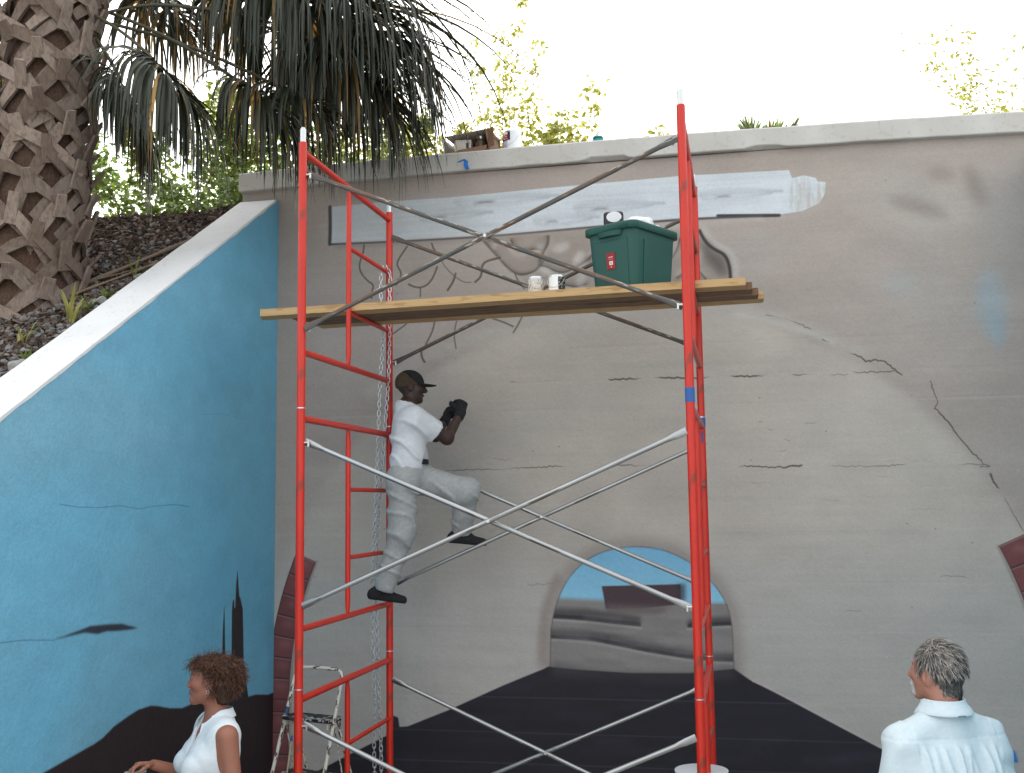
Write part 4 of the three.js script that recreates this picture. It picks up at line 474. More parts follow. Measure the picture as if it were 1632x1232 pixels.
{
  const b0 = V(-4.33, 3.4, 1.6), b1 = V(-4.15, 6.35, 1.58), t = thing('palm_tree', 'palm with a criss-cross booted trunk and hanging fan fronds on the bank', 'palm tree', [0, 0, 0]);
  const n = 24, pos = [], uv = [], idx = []; for (let j = 0; j <= n; j++) { const k = j / n, c = b0.clone().lerp(b1, k); for (let i = 0; i <= 28; i++) { const a = (i / 28) * Math.PI * 2, r = (0.245 + 0.05 * Math.pow(1 - k, 3)) * (1 + 0.08 * (noise(Math.cos(a) * 3 + 5, k * 14, Math.sin(a) * 3 + 5) - 0.5)); pos.push(c.x + Math.cos(a) * r, c.y, c.z + Math.sin(a) * r); uv.push(i / 28 * 1.6, k * 2.8); } }
  for (let j = 0; j < n; j++) for (let i = 0; i < 28; i++) { const a = j * 29 + i; idx.push(a, a + 29, a + 1, a + 1, a + 29, a + 30); }
  const trunk = mesh('trunk', raw(pos, uv, idx), PM.core, t);
  // one leaf base: a stub and two straps that part below it and wrap the trunk
  const variants = [0, 1, 2, 3, 4].map((q) => {
    const arms = []; const R = 0.26, sw = rr(0.029, 0.037);
    for (const s of [-1, 1]) { const L = rr(0.25, 0.38) * (q === 4 && s > 0 ? 0.75 : 1), sl = rr(0.5, 0.92), m = 5, P = [], I = []; for (let j = 0; j <= m; j++) { const k = j / m, cx = s * (0.012 + sl * L * k * 1.15), cy = 0.1 - k * L * 0.82, out = 0.052 * Math.pow(1 - k, 1.4) + 0.014 + 0.011 * s, w = sw * (1 - 0.3 * k) * (j === 0 ? 0.8 : 1), th = 0.02; for (const [dx, dz] of [[-w, 0], [w, 0], [w, -th], [-w, -th]]) { const ax = (cx + dx * 0.86) / R, dy = dx * s * 0.85, rad = R + out + dz; P.push(Math.sin(ax) * rad, cy + dy, Math.cos(ax) * rad - R); } }
      for (let j = 0; j < m; j++) for (let k = 0; k < 4; k++) { const a = j * 4 + k, b = j * 4 + (k + 1) % 4; I.push(a, a + 4, b, b, a + 4, b + 4); } I.push(0, 1, 2, 0, 2, 3); const e = m * 4; I.push(e, e + 2, e + 1, e, e + 3, e + 2); const g = facet(raw(P, null, I)); arms.push(boxUV(g)); }
    const stub = loft([[0, 0.085, 0.022, 0.008], [rr(0.07, 0.2), 0.066, 0.018, 0.007]]); stub.rotateX(0.3 + 0.35 * rnd()); stub.translate(0, 0.04, 0.045); arms.push(boxUV(facet(stub))); return merge(arms);
  });
  let k = 0; for (let y = 0.02; y < 0.99; y += 0.0086, k++) { const a = k * 2.39996 + rr(-0.08, 0.08), c = b0.clone().lerp(b1, y), m = mesh('leaf_base', variants[k % 5], PM.boots[(k * 7 + (rnd() * 2 | 0)) % 3], trunk); const R = 0.255 + 0.05 * Math.pow(1 - y, 3); m.position.set(c.x + Math.sin(a) * R, c.y, c.z + Math.cos(a) * R); m.rotation.order = 'YXZ'; m.rotation.set(rr(-0.08, 0.08), a, rr(-0.3, 0.3)); m.scale.set(rr(0.85, 1.15), rr(0.85, 1.25), rr(0.9, 1.15)); }
  // fronds: where the stalk leaves the trunk -> where the fan starts
  frond(t, [-3.95, 5.5, 1.6], [-3.47, 5.13, 1.62], { n: 113, len: 0.86, droop: 1.7, spread: 2.7, dry: 0.07 });
  frond(t, [-3.98, 5.42, 1.55], [-3.76, 5.06, 1.5], { n: 94, len: 0.74, droop: 1.9, spread: 2.7, dry: 0.16 });
  frond(t, [-3.9, 5.55, 1.5], [-3.08, 5.11, 1.12], { n: 102, len: 0.76, droop: 1.6, spread: 2.6, dry: 0.2 });
  frond(t, [-4.0, 5.5, 1.5], [-2.86, 5.12, 0.95], { n: 81, len: 0.72, droop: 1.6, spread: 2.6, dry: 0.12 });
  frond(t, [-4.0, 6.1, 1.5], [-2.78, 6.02, 0.95], { n: 150, len: 1.5, droop: 0.95, spread: 2.5, width: 0.0155, dry: 0.05 });
  frond(t, [-4.0, 6.2, 1.45], [-2.62, 5.8, 0.76], { n: 130, len: 1.15, droop: 0.7, spread: 2.4, width: 0.015, dry: 0.06 });
  frond(t, [-4.0, 6.0, 1.55], [-3.0, 5.85, 1.15], { n: 113, len: 1.2, droop: 1.2, spread: 2.6, width: 0.015 });
  frond(t, [-4.0, 5.9, 1.45], [-2.72, 5.5, 0.78], { n: 113, len: 1.05, droop: 1.15, spread: 2.6, width: 0.0145, dry: 0.1 });
  frond(t, [-4.0, 5.95, 1.4], [-2.62, 5.4, 0.62], { n: 94, len: 0.8, droop: 0.8, spread: 2.4, width: 0.014, dry: 0.1 });
  frond(t, [-4.0, 6.2, 1.35], [-3.45, 5.9, 0.85], { n: 62, len: 0.62, droop: 1.3, spread: 2.5, dry: 0.3 });
  frond(t, [-4.2, 6.3, 1.3], [-4.2, 6.25, 0.72], { n: 67, len: 0.85, droop: 0.9, spread: 2.6 });
  frond(t, [-4.2, 6.1, 1.3], [-3.9, 5.95, 0.8], { n: 67, len: 0.6, droop: 1.2, spread: 2.6, dry: 0.3 });
  frond(t, [-4.4, 6.2, 1.5], [-5.0, 6.0, 1.15], { n: 81, len: 1.1, droop: 0.9, spread: 2.6 });
  frond(t, [-4.1, 6.4, 1.4], [-3.2, 6.75, 0.5], { n: 70, len: 1.0, droop: 0.35, spread: 2.5 });
  frond(t, [-4.2, 6.4, 1.7], [-4.0, 6.9, 2.6], { n: 70, len: 1.0, droop: 0.3, spread: 2.5 });
  frond(t, [-4.3, 6.4, 1.5], [-4.9, 7.1, 1.0], { n: 70, len: 1.0, droop: 0.25, spread: 2.5 });
  frond(t, [-4.1, 6.4, 1.6], [-3.4, 7.1, 1.7], { n: 70, len: 1.0, droop: 0.3, spread: 2.5 });
  // a second, lower leaf stalk crossing above the hanging fans
  mesh('bare_stalk', bentTube([[-3.95, 5.5, 1.55], [-3.6, 5.58, 1.45], [-3.2, 5.55, 1.35], [-2.95, 5.5, 1.3]], 0.011, 16, 6), PM.petiole, t);
  // dry stalks fallen from the palm
  const dryM = mat({ map: rep(woodTex([118, 98, 82], [150, 128, 108], [72, 56, 46], 251), 2, 6), roughness: 0.95 });
  [[[-4.05, 1.42], [-3.66, 0.78], 0.05, 'long grey dry palm stalk lying on the bank, uppermost of the fallen stalks'], [[-4.0, 1.62], [-3.65, 1.12], 0.035, 'narrow tan dry palm stalk lying on the bank below a longer grey one'], [[-3.98, 1.35], [-3.66, 1.2], 0.022, 'short thin dry stalk between two larger fallen palm stalks']].forEach(([p, q, w, label]) => {
    const a = V(p[0], bankY(...p) + 0.04, p[1]), b = V(q[0], bankY(...q) + 0.05, q[1]); const g = rod([0, 0, 0], b.clone().sub(a).toArray(), w * 0.62, { steps: 12, seg: 8, side: [0, 1, 0], prof: (k) => [0.42 + 0.1 * Math.sin(k * 9), (1 - 0.45 * k) * (1 + 0.08 * Math.sin(k * 13))] }); const o = mesh('palm_stalk', g, dryM); o.position.copy(a); tag(o, label, 'palm stalk', 'fallen palm stalks on the bank'); });
}
// ------------------------------------------------------------------ mulch, stones and weeds on the bank
{
  const im = (name, geo, material, n, place, label, cat) => { const m = new THREE.InstancedMesh(geo, material, n), q = new THREE.Matrix4(), c = new THREE.Color(); for (let i = 0; i < n; i++) { const { p, r, s, k } = place(i); q.compose(p, r, s); m.setMatrixAt(i, q); c.setRGB(...k); m.setColorAt(i, c); } m.name = name; m.castShadow = m.receiveShadow = true; scene.add(m); return tag(m, label, cat, null, 'stuff'); };
  const eul = () => new THREE.Quaternion().setFromEuler(new THREE.Euler(rr(-0.7, 0.7), rr(0, 6.3), rr(-0.7, 0.7)));
  const where = () => { for (;;) { const x = -3.64 - Math.pow(rnd(), 1.3) * 2.6, z = rr(-1.2, 3.6); if (Math.hypot(x + 4.3, z - 1.6) > 0.22) return [x, z]; } };
  const chip = new THREE.BoxGeometry(0.05, 0.01, 0.022); { const p = chip.attributes.position; for (let i = 0; i < p.count; i++) p.setXYZ(i, p.getX(i) * (1 + 0.2 * Math.sin(i * 3)), p.getY(i), p.getZ(i) * (1 + 0.3 * Math.cos(i * 5))); }
  im('mulch', chip, mat({ color: 0xffffff, roughness: 1 }), 16000, () => { const [x, z] = where(), t = rnd(), g = 0.07 + 0.14 * t * t; return { p: V(x, bankY(x, z) + rr(0, 0.018), z), r: eul(), s: V(rr(0.5, 1.5), rr(0.6, 1.6), rr(0.5, 1.3)), k: [g * 1.2, g * 0.86, g * 0.68] }; }, 'dark brown bark mulch covering the bank beside the blue wall', 'mulch');
  const st = new THREE.IcosahedronGeometry(0.02, 1); { const p = st.attributes.position; for (let i = 0; i < p.count; i++) { const v = V().fromBufferAttribute(p, i).multiplyScalar(0.75 + 0.5 * noise(p.getX(i) * 90 + 3, p.getY(i) * 90 + 3, p.getZ(i) * 90 + 3)); p.setXYZ(i, v.x, v.y, v.z); } } st.computeVertexNormals();
  im('gravel', st, mat({ color: 0xffffff, roughness: 0.95 }), 2600, () => { const [x, z0] = where(), z = Math.max(z0, rr(0.2, 3.4)), g = 0.1 + 0.16 * rnd(); return { p: V(x, bankY(x, z) + 0.012, z), r: eul(), s: V(rr(0.5, 1.7), rr(0.4, 1.1), rr(0.5, 1.5)), k: [g * 1.02, g * 0.97, g * 0.93] }; }, 'grey gravel mixed into the mulch on the bank', 'gravel');
  const rk = (x, z, s, label) => { const g = new THREE.IcosahedronGeometry(s, 3), p = g.attributes.position; for (let i = 0; i < p.count; i++) { const v = V().fromBufferAttribute(p, i), n = 0.8 + 0.5 * (noise(v.x / s * 1.4 + x * 9, v.y / s * 1.4 + 3, v.z / s * 1.4 + 7)); p.setXYZ(i, v.x * n * 0.8, v.y * n * 0.95, v.z * n); } g.computeVertexNormals(); const o = mesh('rock', facet(g), mat({ map: rep(leafTex([128, 124, 120], [168, 164, 160], 261), 3, 3), roughness: 0.95 })); o.position.set(x, bankY(x, z) + s * 0.3, z); o.rotation.set(rnd(), rnd(), rnd()); return tag(o, label, 'rock', 'rocks at the edge of the bank'); };
  rk(-3.69, 2.5, 0.06, 'pale upright rock at the lower edge of the bank by the coping'); rk(-3.72, 1.72, 0.045, 'grey rock next to the weeds near the white coping'); rk(-3.74, 2.66, 0.05, 'flat grey rock beside the pale upright rock'); rk(-3.71, 1.3, 0.04, 'small grey rock near the fallen palm stalks');
  const wm = [mat({ map: leafTex([96, 118, 52], [140, 150, 70], 265), roughness: 0.6, transmission: 0.3, thickness: 0 }), mat({ map: leafTex([130, 130, 60], [176, 164, 84], 267), roughness: 0.6, transmission: 0.3, thickness: 0 })];
  const weed = (x, z, n, h, w, kind, label) => { const t = thing('weed', label, 'weed', [x, bankY(x, z) - 0.01, z], 0, 'weeds on the bank'); const B = { pos: [], uv: [], idx: [] }; for (let i = 0; i < n; i++) { const a = rr(0, 6.28), d = V(Math.cos(a) * rr(0.15, 0.6), 1, Math.sin(a) * rr(0.15, 0.6)).normalize(), p = V(rr(-0.02, 0.02), 0, rr(-0.02, 0.02)), path = [], wd = [], L = h * rr(0.6, 1.2); for (let j = 0; j <= 6; j++) { path.push(p.clone()); wd.push(w * Math.sin(Math.PI * (0.12 + 0.86 * j / 6))); p.addScaledVector(d, L / 6); d.addScaledVector(G, 0.14 + 0.2 * rnd() * j / 6).normalize(); } ribbon(path, wd, V(-d.z, 0.1, d.x).normalize(), 0.3, B); } mesh('leaves', raw(B.pos, B.uv, B.idx), wm[kind], t); };
  weed(-3.76, 1.95, 9, 0.24, 0.012, 1, 'yellow-green grass tuft sprouting near the palm base'); weed(-3.74, 1.82, 7, 0.16, 0.01, 0, 'green weed with curled leaves beside the yellow tuft'); weed(-3.7, 2.42, 16, 0.12, 0.009, 0, 'low green weed patch just above the white coping'); weed(-3.72, 1.66, 8, 0.1, 0.012, 0, 'tiny broad-leaved weed by the edge of the coping'); weed(-3.74, 1.3, 6, 0.2, 0.006, 0, 'thin upright weed among the fallen stalks'); weed(-3.9, 2.2, 7, 0.18, 0.008, 1, 'dry pale grass blades lower on the bank');
}
// ------------------------------------------------------------------ shrubs and trees behind the wall
const shrubMats = [[[120, 138, 52], [166, 172, 74]], [[96, 122, 48], [140, 154, 66]], [[156, 160, 70], [200, 194, 100]]].map(([a, b], i) => mat({ map: leafTex(a, b, 271 + i * 3), roughness: 0.55, transmission: 0.5, thickness: 0 }));
const barkM = mat({ map: rep(leafTex([84, 72, 60], [112, 98, 84], 281), 3, 3), roughness: 1 });
function shrub(name, label, cat, [x, z], h, spread, n, leaf, m, group, sprigs = 9) {
  const y0 = bankY(x, z) - 0.05, t = thing(name, label, cat, [x, y0, z], 0, group); const lim = [], tips = [];
  for (let i = 0; i < sprigs; i++) { const a = (i / sprigs) * 6.283 + rr(-0.5, 0.5), R = spread * Math.sqrt(rnd()), top = h * rr(0.62, 1.05) * (1 - 0.25 * R / spread); const pts = [[rr(-0.05, 0.05), 0, rr(-0.05, 0.05)], [Math.cos(a) * R * 0.4, top * 0.4, Math.sin(a) * R * 0.4], [Math.cos(a) * R * 0.8, top * 0.75, Math.sin(a) * R * 0.8], [Math.cos(a) * R * 1.15 + rr(-0.12, 0.12) * spread, top, Math.sin(a) * R * 1.15 + rr(-0.12, 0.12) * spread]]; lim.push(rod(pts[0], pts[1], 0.022, { seg: 6, prof: (k) => [1 - 0.3 * k, 1 - 0.3 * k] }), bentTube(pts.slice(1), 0.0045, 8, 5)); tips.push(new THREE.CatmullRomCurve3(pts.map((p) => V(...p)))); }
  mesh('trunk', lim, barkM, t);
  const pos = [], uv = [], idx = [], q = V(), d = V(), s = V(), nn = V();
  const cl = []; for (const c of tips) for (let k = 0; k < 7; k++) { const u = 0.25 + 0.75 * k / 6; cl.push([c.getPoint(u), (0.4 - 0.24 * u) * spread * rr(0.6, 1.4)]); }
  for (let i = 0; i < n; i++) { const [c, r] = cl[(rnd() * cl.length) | 0]; const rad = r * Math.cbrt(rnd()); q.set(rr(-1, 1), rr(-1, 1), rr(-1, 1)).normalize().multiplyScalar(rad).add(c); if (q.y < 0.1) continue; d.set(rr(-1, 1), rr(-0.9, 0.5), rr(-1, 1)).normalize(); s.set(rr(-1, 1), rr(-1, 1), rr(-1, 1)).cross(d).normalize(); nn.crossVectors(d, s); const L = leaf * rr(0.6, 1.3), w = L * 0.27, b = pos.length / 3;
    pos.push(q.x, q.y, q.z, q.x + d.x * L * 0.45 + s.x * w + nn.x * w * 0.3, q.y + d.y * L * 0.45 + s.y * w + nn.y * w * 0.3, q.z + d.z * L * 0.45 + s.z * w + nn.z * w * 0.3, q.x + d.x * L, q.y + d.y * L, q.z + d.z * L, q.x + d.x * L * 0.45 - s.x * w + nn.x * w * 0.3, q.y + d.y * L * 0.45 - s.y * w + nn.y * w * 0.3, q.z + d.z * L * 0.45 - s.z * w + nn.z * w * 0.3); const v = rnd(); uv.push(v, 0, v + 0.05, 0.1, v, 0.2, v - 0.05, 0.1); idx.push(b, b + 1, b + 2, b, b + 2, b + 3); }
  mesh('crown', raw(pos, uv, idx), m, t);
}
const SG = 'shrubs on the bank behind the wall';
shrub('shrub', 'dense green shrub behind the palm trunk and hanging fans', 'shrub', [-5.4, -2.0], 1.9, 1.0, 4200, 0.085, shrubMats[1], SG);
shrub('shrub', 'leafy shrub seen between the two groups of hanging fan fronds', 'shrub', [-4.6, -2.3], 2.1, 0.9, 4200, 0.08, shrubMats[0], SG);
shrub('shrub', 'low bright shrub at the corner of the blue and taupe walls', 'shrub', [-4.1, -1.6], 0.95, 0.7, 3000, 0.07, shrubMats[1], SG);
shrub('shrub', 'broad shrub behind the tips of the largest hanging frond', 'shrub', [-3.6, -3.3], 2.4, 1.0, 5200, 0.08, shrubMats[0], SG);
shrub('shrub', 'yellow-green shrub directly behind the cardboard box on the wall', 'shrub', [-2.8, -4.2], 2.75, 1.05, 5200, 0.085, shrubMats[2], SG);
shrub('sapling', 'tall thin sapling rising above the shrubs behind the paint can', 'sapling', [-2.4, -4.6], 3.8, 0.7, 1500, 0.075, shrubMats[2], SG, 6);
shrub('shrub', 'loose shrub behind the teal tin on the wall', 'shrub', [-1.8, -5.2], 3.1, 1.1, 2300, 0.09, shrubMats[2], SG, 8);
shrub('shrub', 'small sparse shrub behind the right scaffold pin', 'shrub', [-0.7, -6.4], 2.85, 0.75, 800, 0.085, shrubMats[1], SG, 7);
shrub('shrub', 'thin yellowish shrub between the palm fronds and the cardboard box', 'shrub', [-3.15, -4.6], 2.7, 0.9, 2600, 0.085, shrubMats[2], SG, 8);
shrub('shrub', 'wispy shrub right of the tall sapling', 'shrub', [-2.1, -5.6], 2.7, 0.8, 1500, 0.09, shrubMats[0], SG, 7);
shrub('shrub', 'scattered wispy shrub between the teal tin and the scaffold pin', 'shrub', [-1.2, -6.0], 2.7, 0.8, 700, 0.085, shrubMats[2], SG, 7);
shrub('tree', 'airy tree with pale leaves beyond the right end of the wall', 'tree', [4.75, -7.6], 5.4, 1.7, 3600, 0.085, shrubMats[2], null, 16);
shrub('shrub', 'sparse shrub peeping over the coping near the airy tree', 'shrub', [3.0, -7.0], 2.75, 0.8, 520, 0.09, shrubMats[1], SG, 6);
const farLeaf = mat({ map: leafTex([104, 122, 62], [140, 152, 84], 291), roughness: 0.5, transmission: 0.6, thickness: 0 });
{ // far palm: only the tops of its fans show over the coping
  const t = thing('far_palm', 'distant palm whose fan tips show above the coping right of the scaffold', 'palm tree', [1.05, bankY(1.05, -17), -17]); mesh('trunk', rod([0, 0, 0], [0, 5.55, 0], 0.16, { seg: 12 }), barkM, t);
  for (const [x, y, z, lx] of [[-0.55, 5.6, 0, -0.3], [-0.2, 6.0, 0.2, -0.25], [0.12, 5.95, -0.1, 0.05], [0.5, 6.0, 0, 0.3], [0.2, 5.7, 0.5, 0], [-0.1, 5.7, -0.6, 0]]) frond(t, [0, 5.45, 0], [x, y - 0.2, z], { n: 30, len: 0.62, droop: 0.05, spread: 1.5, width: 0.05, lean: [lx, 1.2, 0], dry: 0.1, m: farLeaf });
}
//@@PART4
// ------------------------------------------------------------------ people: one smooth surface from a field of tapered bones
function cone(P, a, b, ra, rb) { const bx = b[0] - a[0], by = b[1] - a[1], bz = b[2] - a[2], px = P[0] - a[0], py = P[1] - a[1], pz = P[2] - a[2]; const t = clamp((px * bx + py * by + pz * bz) / (bx * bx + by * by + bz * bz + 1e-9), 0, 1), x = px - bx * t, y = py - by * t, z = pz - bz * t; return Math.sqrt(x * x + y * y + z * z) - lerp(ra, rb, t); }
const ellip = (P, c, r) => { const x = (P[0] - c[0]) / r[0], y = (P[1] - c[1]) / r[1], z = (P[2] - c[2]) / r[2], k = Math.sqrt(x * x + y * y + z * z) + 1e-9, g = Math.sqrt((x / r[0]) ** 2 + (y / r[1]) ** 2 + (z / r[2]) ** 2) + 1e-9; return k * (k - 1) / g; };
const smin = (a, b, k) => { const h = Math.max(k - Math.abs(a - b), 0) / k; return Math.min(a, b) - h * h * k * 0.25; };
const smax = (a, b, k) => -smin(-a, -b, k);
function field(bones, k, grow = 0) { return (P) => { let d = 9; for (const [a, b, ra, rb] of bones) d = smin(d, cone(P, a, b, ra, rb), k); return d - grow; }; }
function boundsOf(bones, m) { const lo = [9e9, 9e9, 9e9], hi = [-9e9, -9e9, -9e9]; for (const [a, b, ra, rb] of bones) for (const [p, r] of [[a, ra], [b, rb]]) for (let i = 0; i < 3; i++) { lo[i] = Math.min(lo[i], p[i] - r - m); hi[i] = Math.max(hi[i], p[i] + r + m); } return [lo, hi]; }
function surface(fn, lo, hi, h, colour) {   // surface nets
  const n = [0, 1, 2].map((i) => Math.ceil((hi[i] - lo[i]) / h) + 2), [nx, ny, nz] = n, F = new Float32Array(nx * ny * nz), id = (x, y, z) => x + nx * (y + ny * z), P = [0, 0, 0];
  for (let z = 0; z < nz; z++) for (let y = 0; y < ny; y++) for (let x = 0; x < nx; x++) { P[0] = lo[0] + x * h; P[1] = lo[1] + y * h; P[2] = lo[2] + z * h; F[id(x, y, z)] = fn(P); }
  const vid = new Int32Array(nx * ny * nz).fill(-1), pos = [], idx = [], col = colour ? [] : null;
  for (let z = 0; z < nz - 1; z++) for (let y = 0; y < ny - 1; y++) for (let x = 0; x < nx - 1; x++) {
    let m = 0, c = 0, sx = 0, sy = 0, sz = 0; const v = []; for (let k = 0; k < 8; k++) { const f = F[id(x + (k & 1), y + ((k >> 1) & 1), z + (k >> 2))]; v.push(f); if (f < 0) m++; } if (m === 0 || m === 8) continue;
    for (let a = 0; a < 8; a++) for (const bit of [1, 2, 4]) { if (a & bit) continue; const b = a | bit; if ((v[a] < 0) === (v[b] < 0)) continue; const t = v[a] / (v[a] - v[b]); sx += (a & 1) + (bit === 1 ? t : 0); sy += ((a >> 1) & 1) + (bit === 2 ? t : 0); sz += (a >> 2) + (bit === 4 ? t : 0); c++; }
    vid[id(x, y, z)] = pos.length / 3; const q = [lo[0] + (x + sx / c) * h, lo[1] + (y + sy / c) * h, lo[2] + (z + sz / c) * h]; pos.push(...q); if (col) col.push(...colour(q)); }
  const quad = (a, b, c, d, f) => (f ? idx.push(a, b, c, a, c, d) : idx.push(a, c, b, a, d, c));
  for (let z = 1; z < nz - 1; z++) for (let y = 1; y < ny - 1; y++) for (let x = 1; x < nx - 1; x++) { const f = F[id(x, y, z)] < 0;
    if (f !== F[id(x + 1, y, z)] < 0) quad(vid[id(x, y - 1, z - 1)], vid[id(x, y, z - 1)], vid[id(x, y, z)], vid[id(x, y - 1, z)], f);
    if (f !== F[id(x, y + 1, z)] < 0) quad(vid[id(x - 1, y, z - 1)], vid[id(x - 1, y, z)], vid[id(x, y, z)], vid[id(x, y, z - 1)], f);
    if (f !== F[id(x, y, z + 1)] < 0) quad(vid[id(x - 1, y - 1, z)], vid[id(x, y - 1, z)], vid[id(x, y, z)], vid[id(x - 1, y, z)], f); }
  const g = raw(pos, null, idx, col), uv = new Float32Array(pos.length / 3 * 2); for (let i = 0; i < uv.length / 2; i++) { uv[2 * i] = pos[3 * i] + pos[3 * i + 2] * 0.7; uv[2 * i + 1] = pos[3 * i + 1] + pos[3 * i + 2] * 0.3; } g.setAttribute('uv', new THREE.BufferAttribute(uv, 2)); return g;
}
// head in its own frame: z ahead, y up, x to the person's left; about 0.225 m from chin to crown
function headField(P, o = {}) {
  const f = o.f ?? 1; let d = ellip(P, [0, 0.028, -0.012], [0.074, 0.09, 0.096]);
  d = smin(d, ellip(P, [0, -0.022, 0.03], [0.06, 0.085, 0.058]), 0.03);
  const X = Math.abs(P[0]), Q = [X, P[1], P[2]];
  d = smin(d, cone(Q, [0.05, -0.055, 0.0], [0.008, -0.096, 0.062], 0.02, 0.021), 0.028); d = smin(d, cone(Q, [0, -0.097, 0.066], [0.006, -0.097, 0.066], 0.017, 0.017), 0.02);
  d = smin(d, cone(Q, [0.034, -0.016, 0.066], [0.042, -0.022, 0.05], 0.022, 0.022), 0.02); d = smin(d, cone(Q, [0, 0.026, 0.081], [0.034, 0.024, 0.071], 0.0105, 0.01), 0.016);
  d = smax(d, -cone(Q, [0.031, 0.005, 0.1], [0.033, 0.004, 0.1], 0.0145, 0.0145), 0.012); d = smin(d, cone(Q, [0.031, 0.004, 0.0765], [0.032, 0.004, 0.0765], 0.0125, 0.0125), 0.004); d = smin(d, cone(Q, [0.02, 0.012, 0.088], [0.044, 0.011, 0.078], 0.0045, 0.004), 0.006);
  d = smin(d, cone(P, [0, 0.014, 0.087], [0, -0.027, 0.108 - (o.nose ?? 0)], 0.008, 0.0115 * f), 0.013); d = smin(d, cone(Q, [0.009, -0.033, 0.097], [0.012, -0.033, 0.093], 0.0085 * f, 0.008 * f), 0.008);
  d = smin(d, cone(Q, [0, -0.056, 0.0905], [0.019, -0.059, 0.079], 0.0062, 0.004), 0.006); d = smin(d, cone(Q, [0, -0.067, 0.089], [0.016, -0.064, 0.079], 0.0068, 0.004), 0.006); d = smax(d, -cone(Q, [0, -0.0615, 0.099], [0.022, -0.062, 0.086], 0.0024, 0.0018), 0.003);
  // ear: a shell with a hollow
  const es = o.ear ?? 1; let e = ellip(Q, [0.077 + 0.004 * (es - 1), -0.006, -0.01], [0.012 * es, 0.031 * es, 0.019 * es]); e = smax(e, -ellip(Q, [0.09 + 0.004 * (es - 1), -0.003, -0.002], [0.009, 0.02, 0.01]), 0.006); d = smin(d, e, 0.008);
  return d;
}
const headFrame = (c, fwd, up = [0, 1, 0], s = 1) => { const z = V(...fwd).normalize(), x = V(...up).cross(z).normalize(), y = z.clone().cross(x), C = V(...c); return { C, x, y, z, s, to: (P) => { const dx = P[0] - C.x, dy = P[1] - C.y, dz = P[2] - C.z; return [(dx * x.x + dy * x.y + dz * x.z) / s, (dx * y.x + dy * y.y + dz * y.z) / s, (dx * z.x + dy * z.y + dz * z.z) / s]; }, out: (a, b, c2) => C.clone().addScaledVector(x, a * s).addScaledVector(y, b * s).addScaledVector(z, c2 * s).toArray() }; };
// hand: wrist, way of the fingers, way the palm looks, thumb side, curl per joint
function handBones(w, d, n, t, curl, s = 1) {
  const W = V(...w), D = V(...d).normalize(), N = V(...n); N.addScaledVector(D, -N.dot(D)).normalize(); const T = V().crossVectors(D, N); if (T.dot(V(...t)) < 0) T.negate(); const B = [], A = (v) => v.toArray();
  [[0.03, 0.084, [0.04, 0.025, 0.02]], [0.0105, 0.09, [0.044, 0.028, 0.022]], [-0.0095, 0.086, [0.041, 0.026, 0.021]], [-0.028, 0.078, [0.032, 0.02, 0.018]]].forEach(([o, l, ph], i) => { const k = W.clone().addScaledVector(D, l * s).addScaledVector(T, o * s); B.push([A(W.clone().addScaledVector(D, 0.012 * s).addScaledVector(T, o * 0.55 * s)), A(k), 0.016 * s, 0.0125 * s]); let p = k, an = 0; ph.forEach((L, j) => { an += curl[j] * (0.9 + 0.07 * i); const q = p.clone().addScaledVector(D, Math.cos(an) * L * s).addScaledVector(N, Math.sin(an) * L * s); B.push([A(p), A(q), (0.0098 - 0.001 * j) * s, (0.009 - 0.001 * j) * s]); p = q; }); });
  let p = W.clone().addScaledVector(D, 0.022 * s).addScaledVector(T, 0.022 * s); [[0.6, 0.75, 0.35, 0.042], [0.85, 0.35, 0.55, 0.032], [0.9, -0.05, 0.6, 0.026]].forEach(([a, b, c, L], j) => { const q = p.clone().addScaledVector(V().addScaledVector(D, a).addScaledVector(T, b).addScaledVector(N, c).normalize(), L * s); B.push([A(p), A(q), (0.0135 - 0.0018 * j) * s, (0.0115 - 0.0018 * j) * s]); p = q; });
  return B;
}
const crease = (P, f, s) => { const w = 2.6 * noise(P[0] * 5 + s, P[1] * 5, P[2] * 5 + s), q = Math.sin((P[1] * 0.8 + P[0] * 0.55 - P[2] * 0.3) * f + w * 3); return Math.pow(Math.max(0, q), 3) * smooth(0.2, 0.5, noise(P[0] * 7 + 3 * s, P[1] * 4 + s, P[2] * 7 + 9)); };   // narrow raised folds, here and there
const skinMat = (c, r = 0.5) => mat({ color: 0xffffff, vertexColors: true, roughness: r, bumpMap: rep(grain.clone(), 30, 30), bumpScale: 0.0004 });
const cloth = (a, b, s, r = 0.9) => mat({ map: rep(tex(128, 128, (i, j) => mix3(a, b, tf(i / 128, j / 128, 16, s, 3))), 6, 6), roughness: r, bumpMap: rep(grain.clone(), 22, 22), bumpScale: 0.0012 });
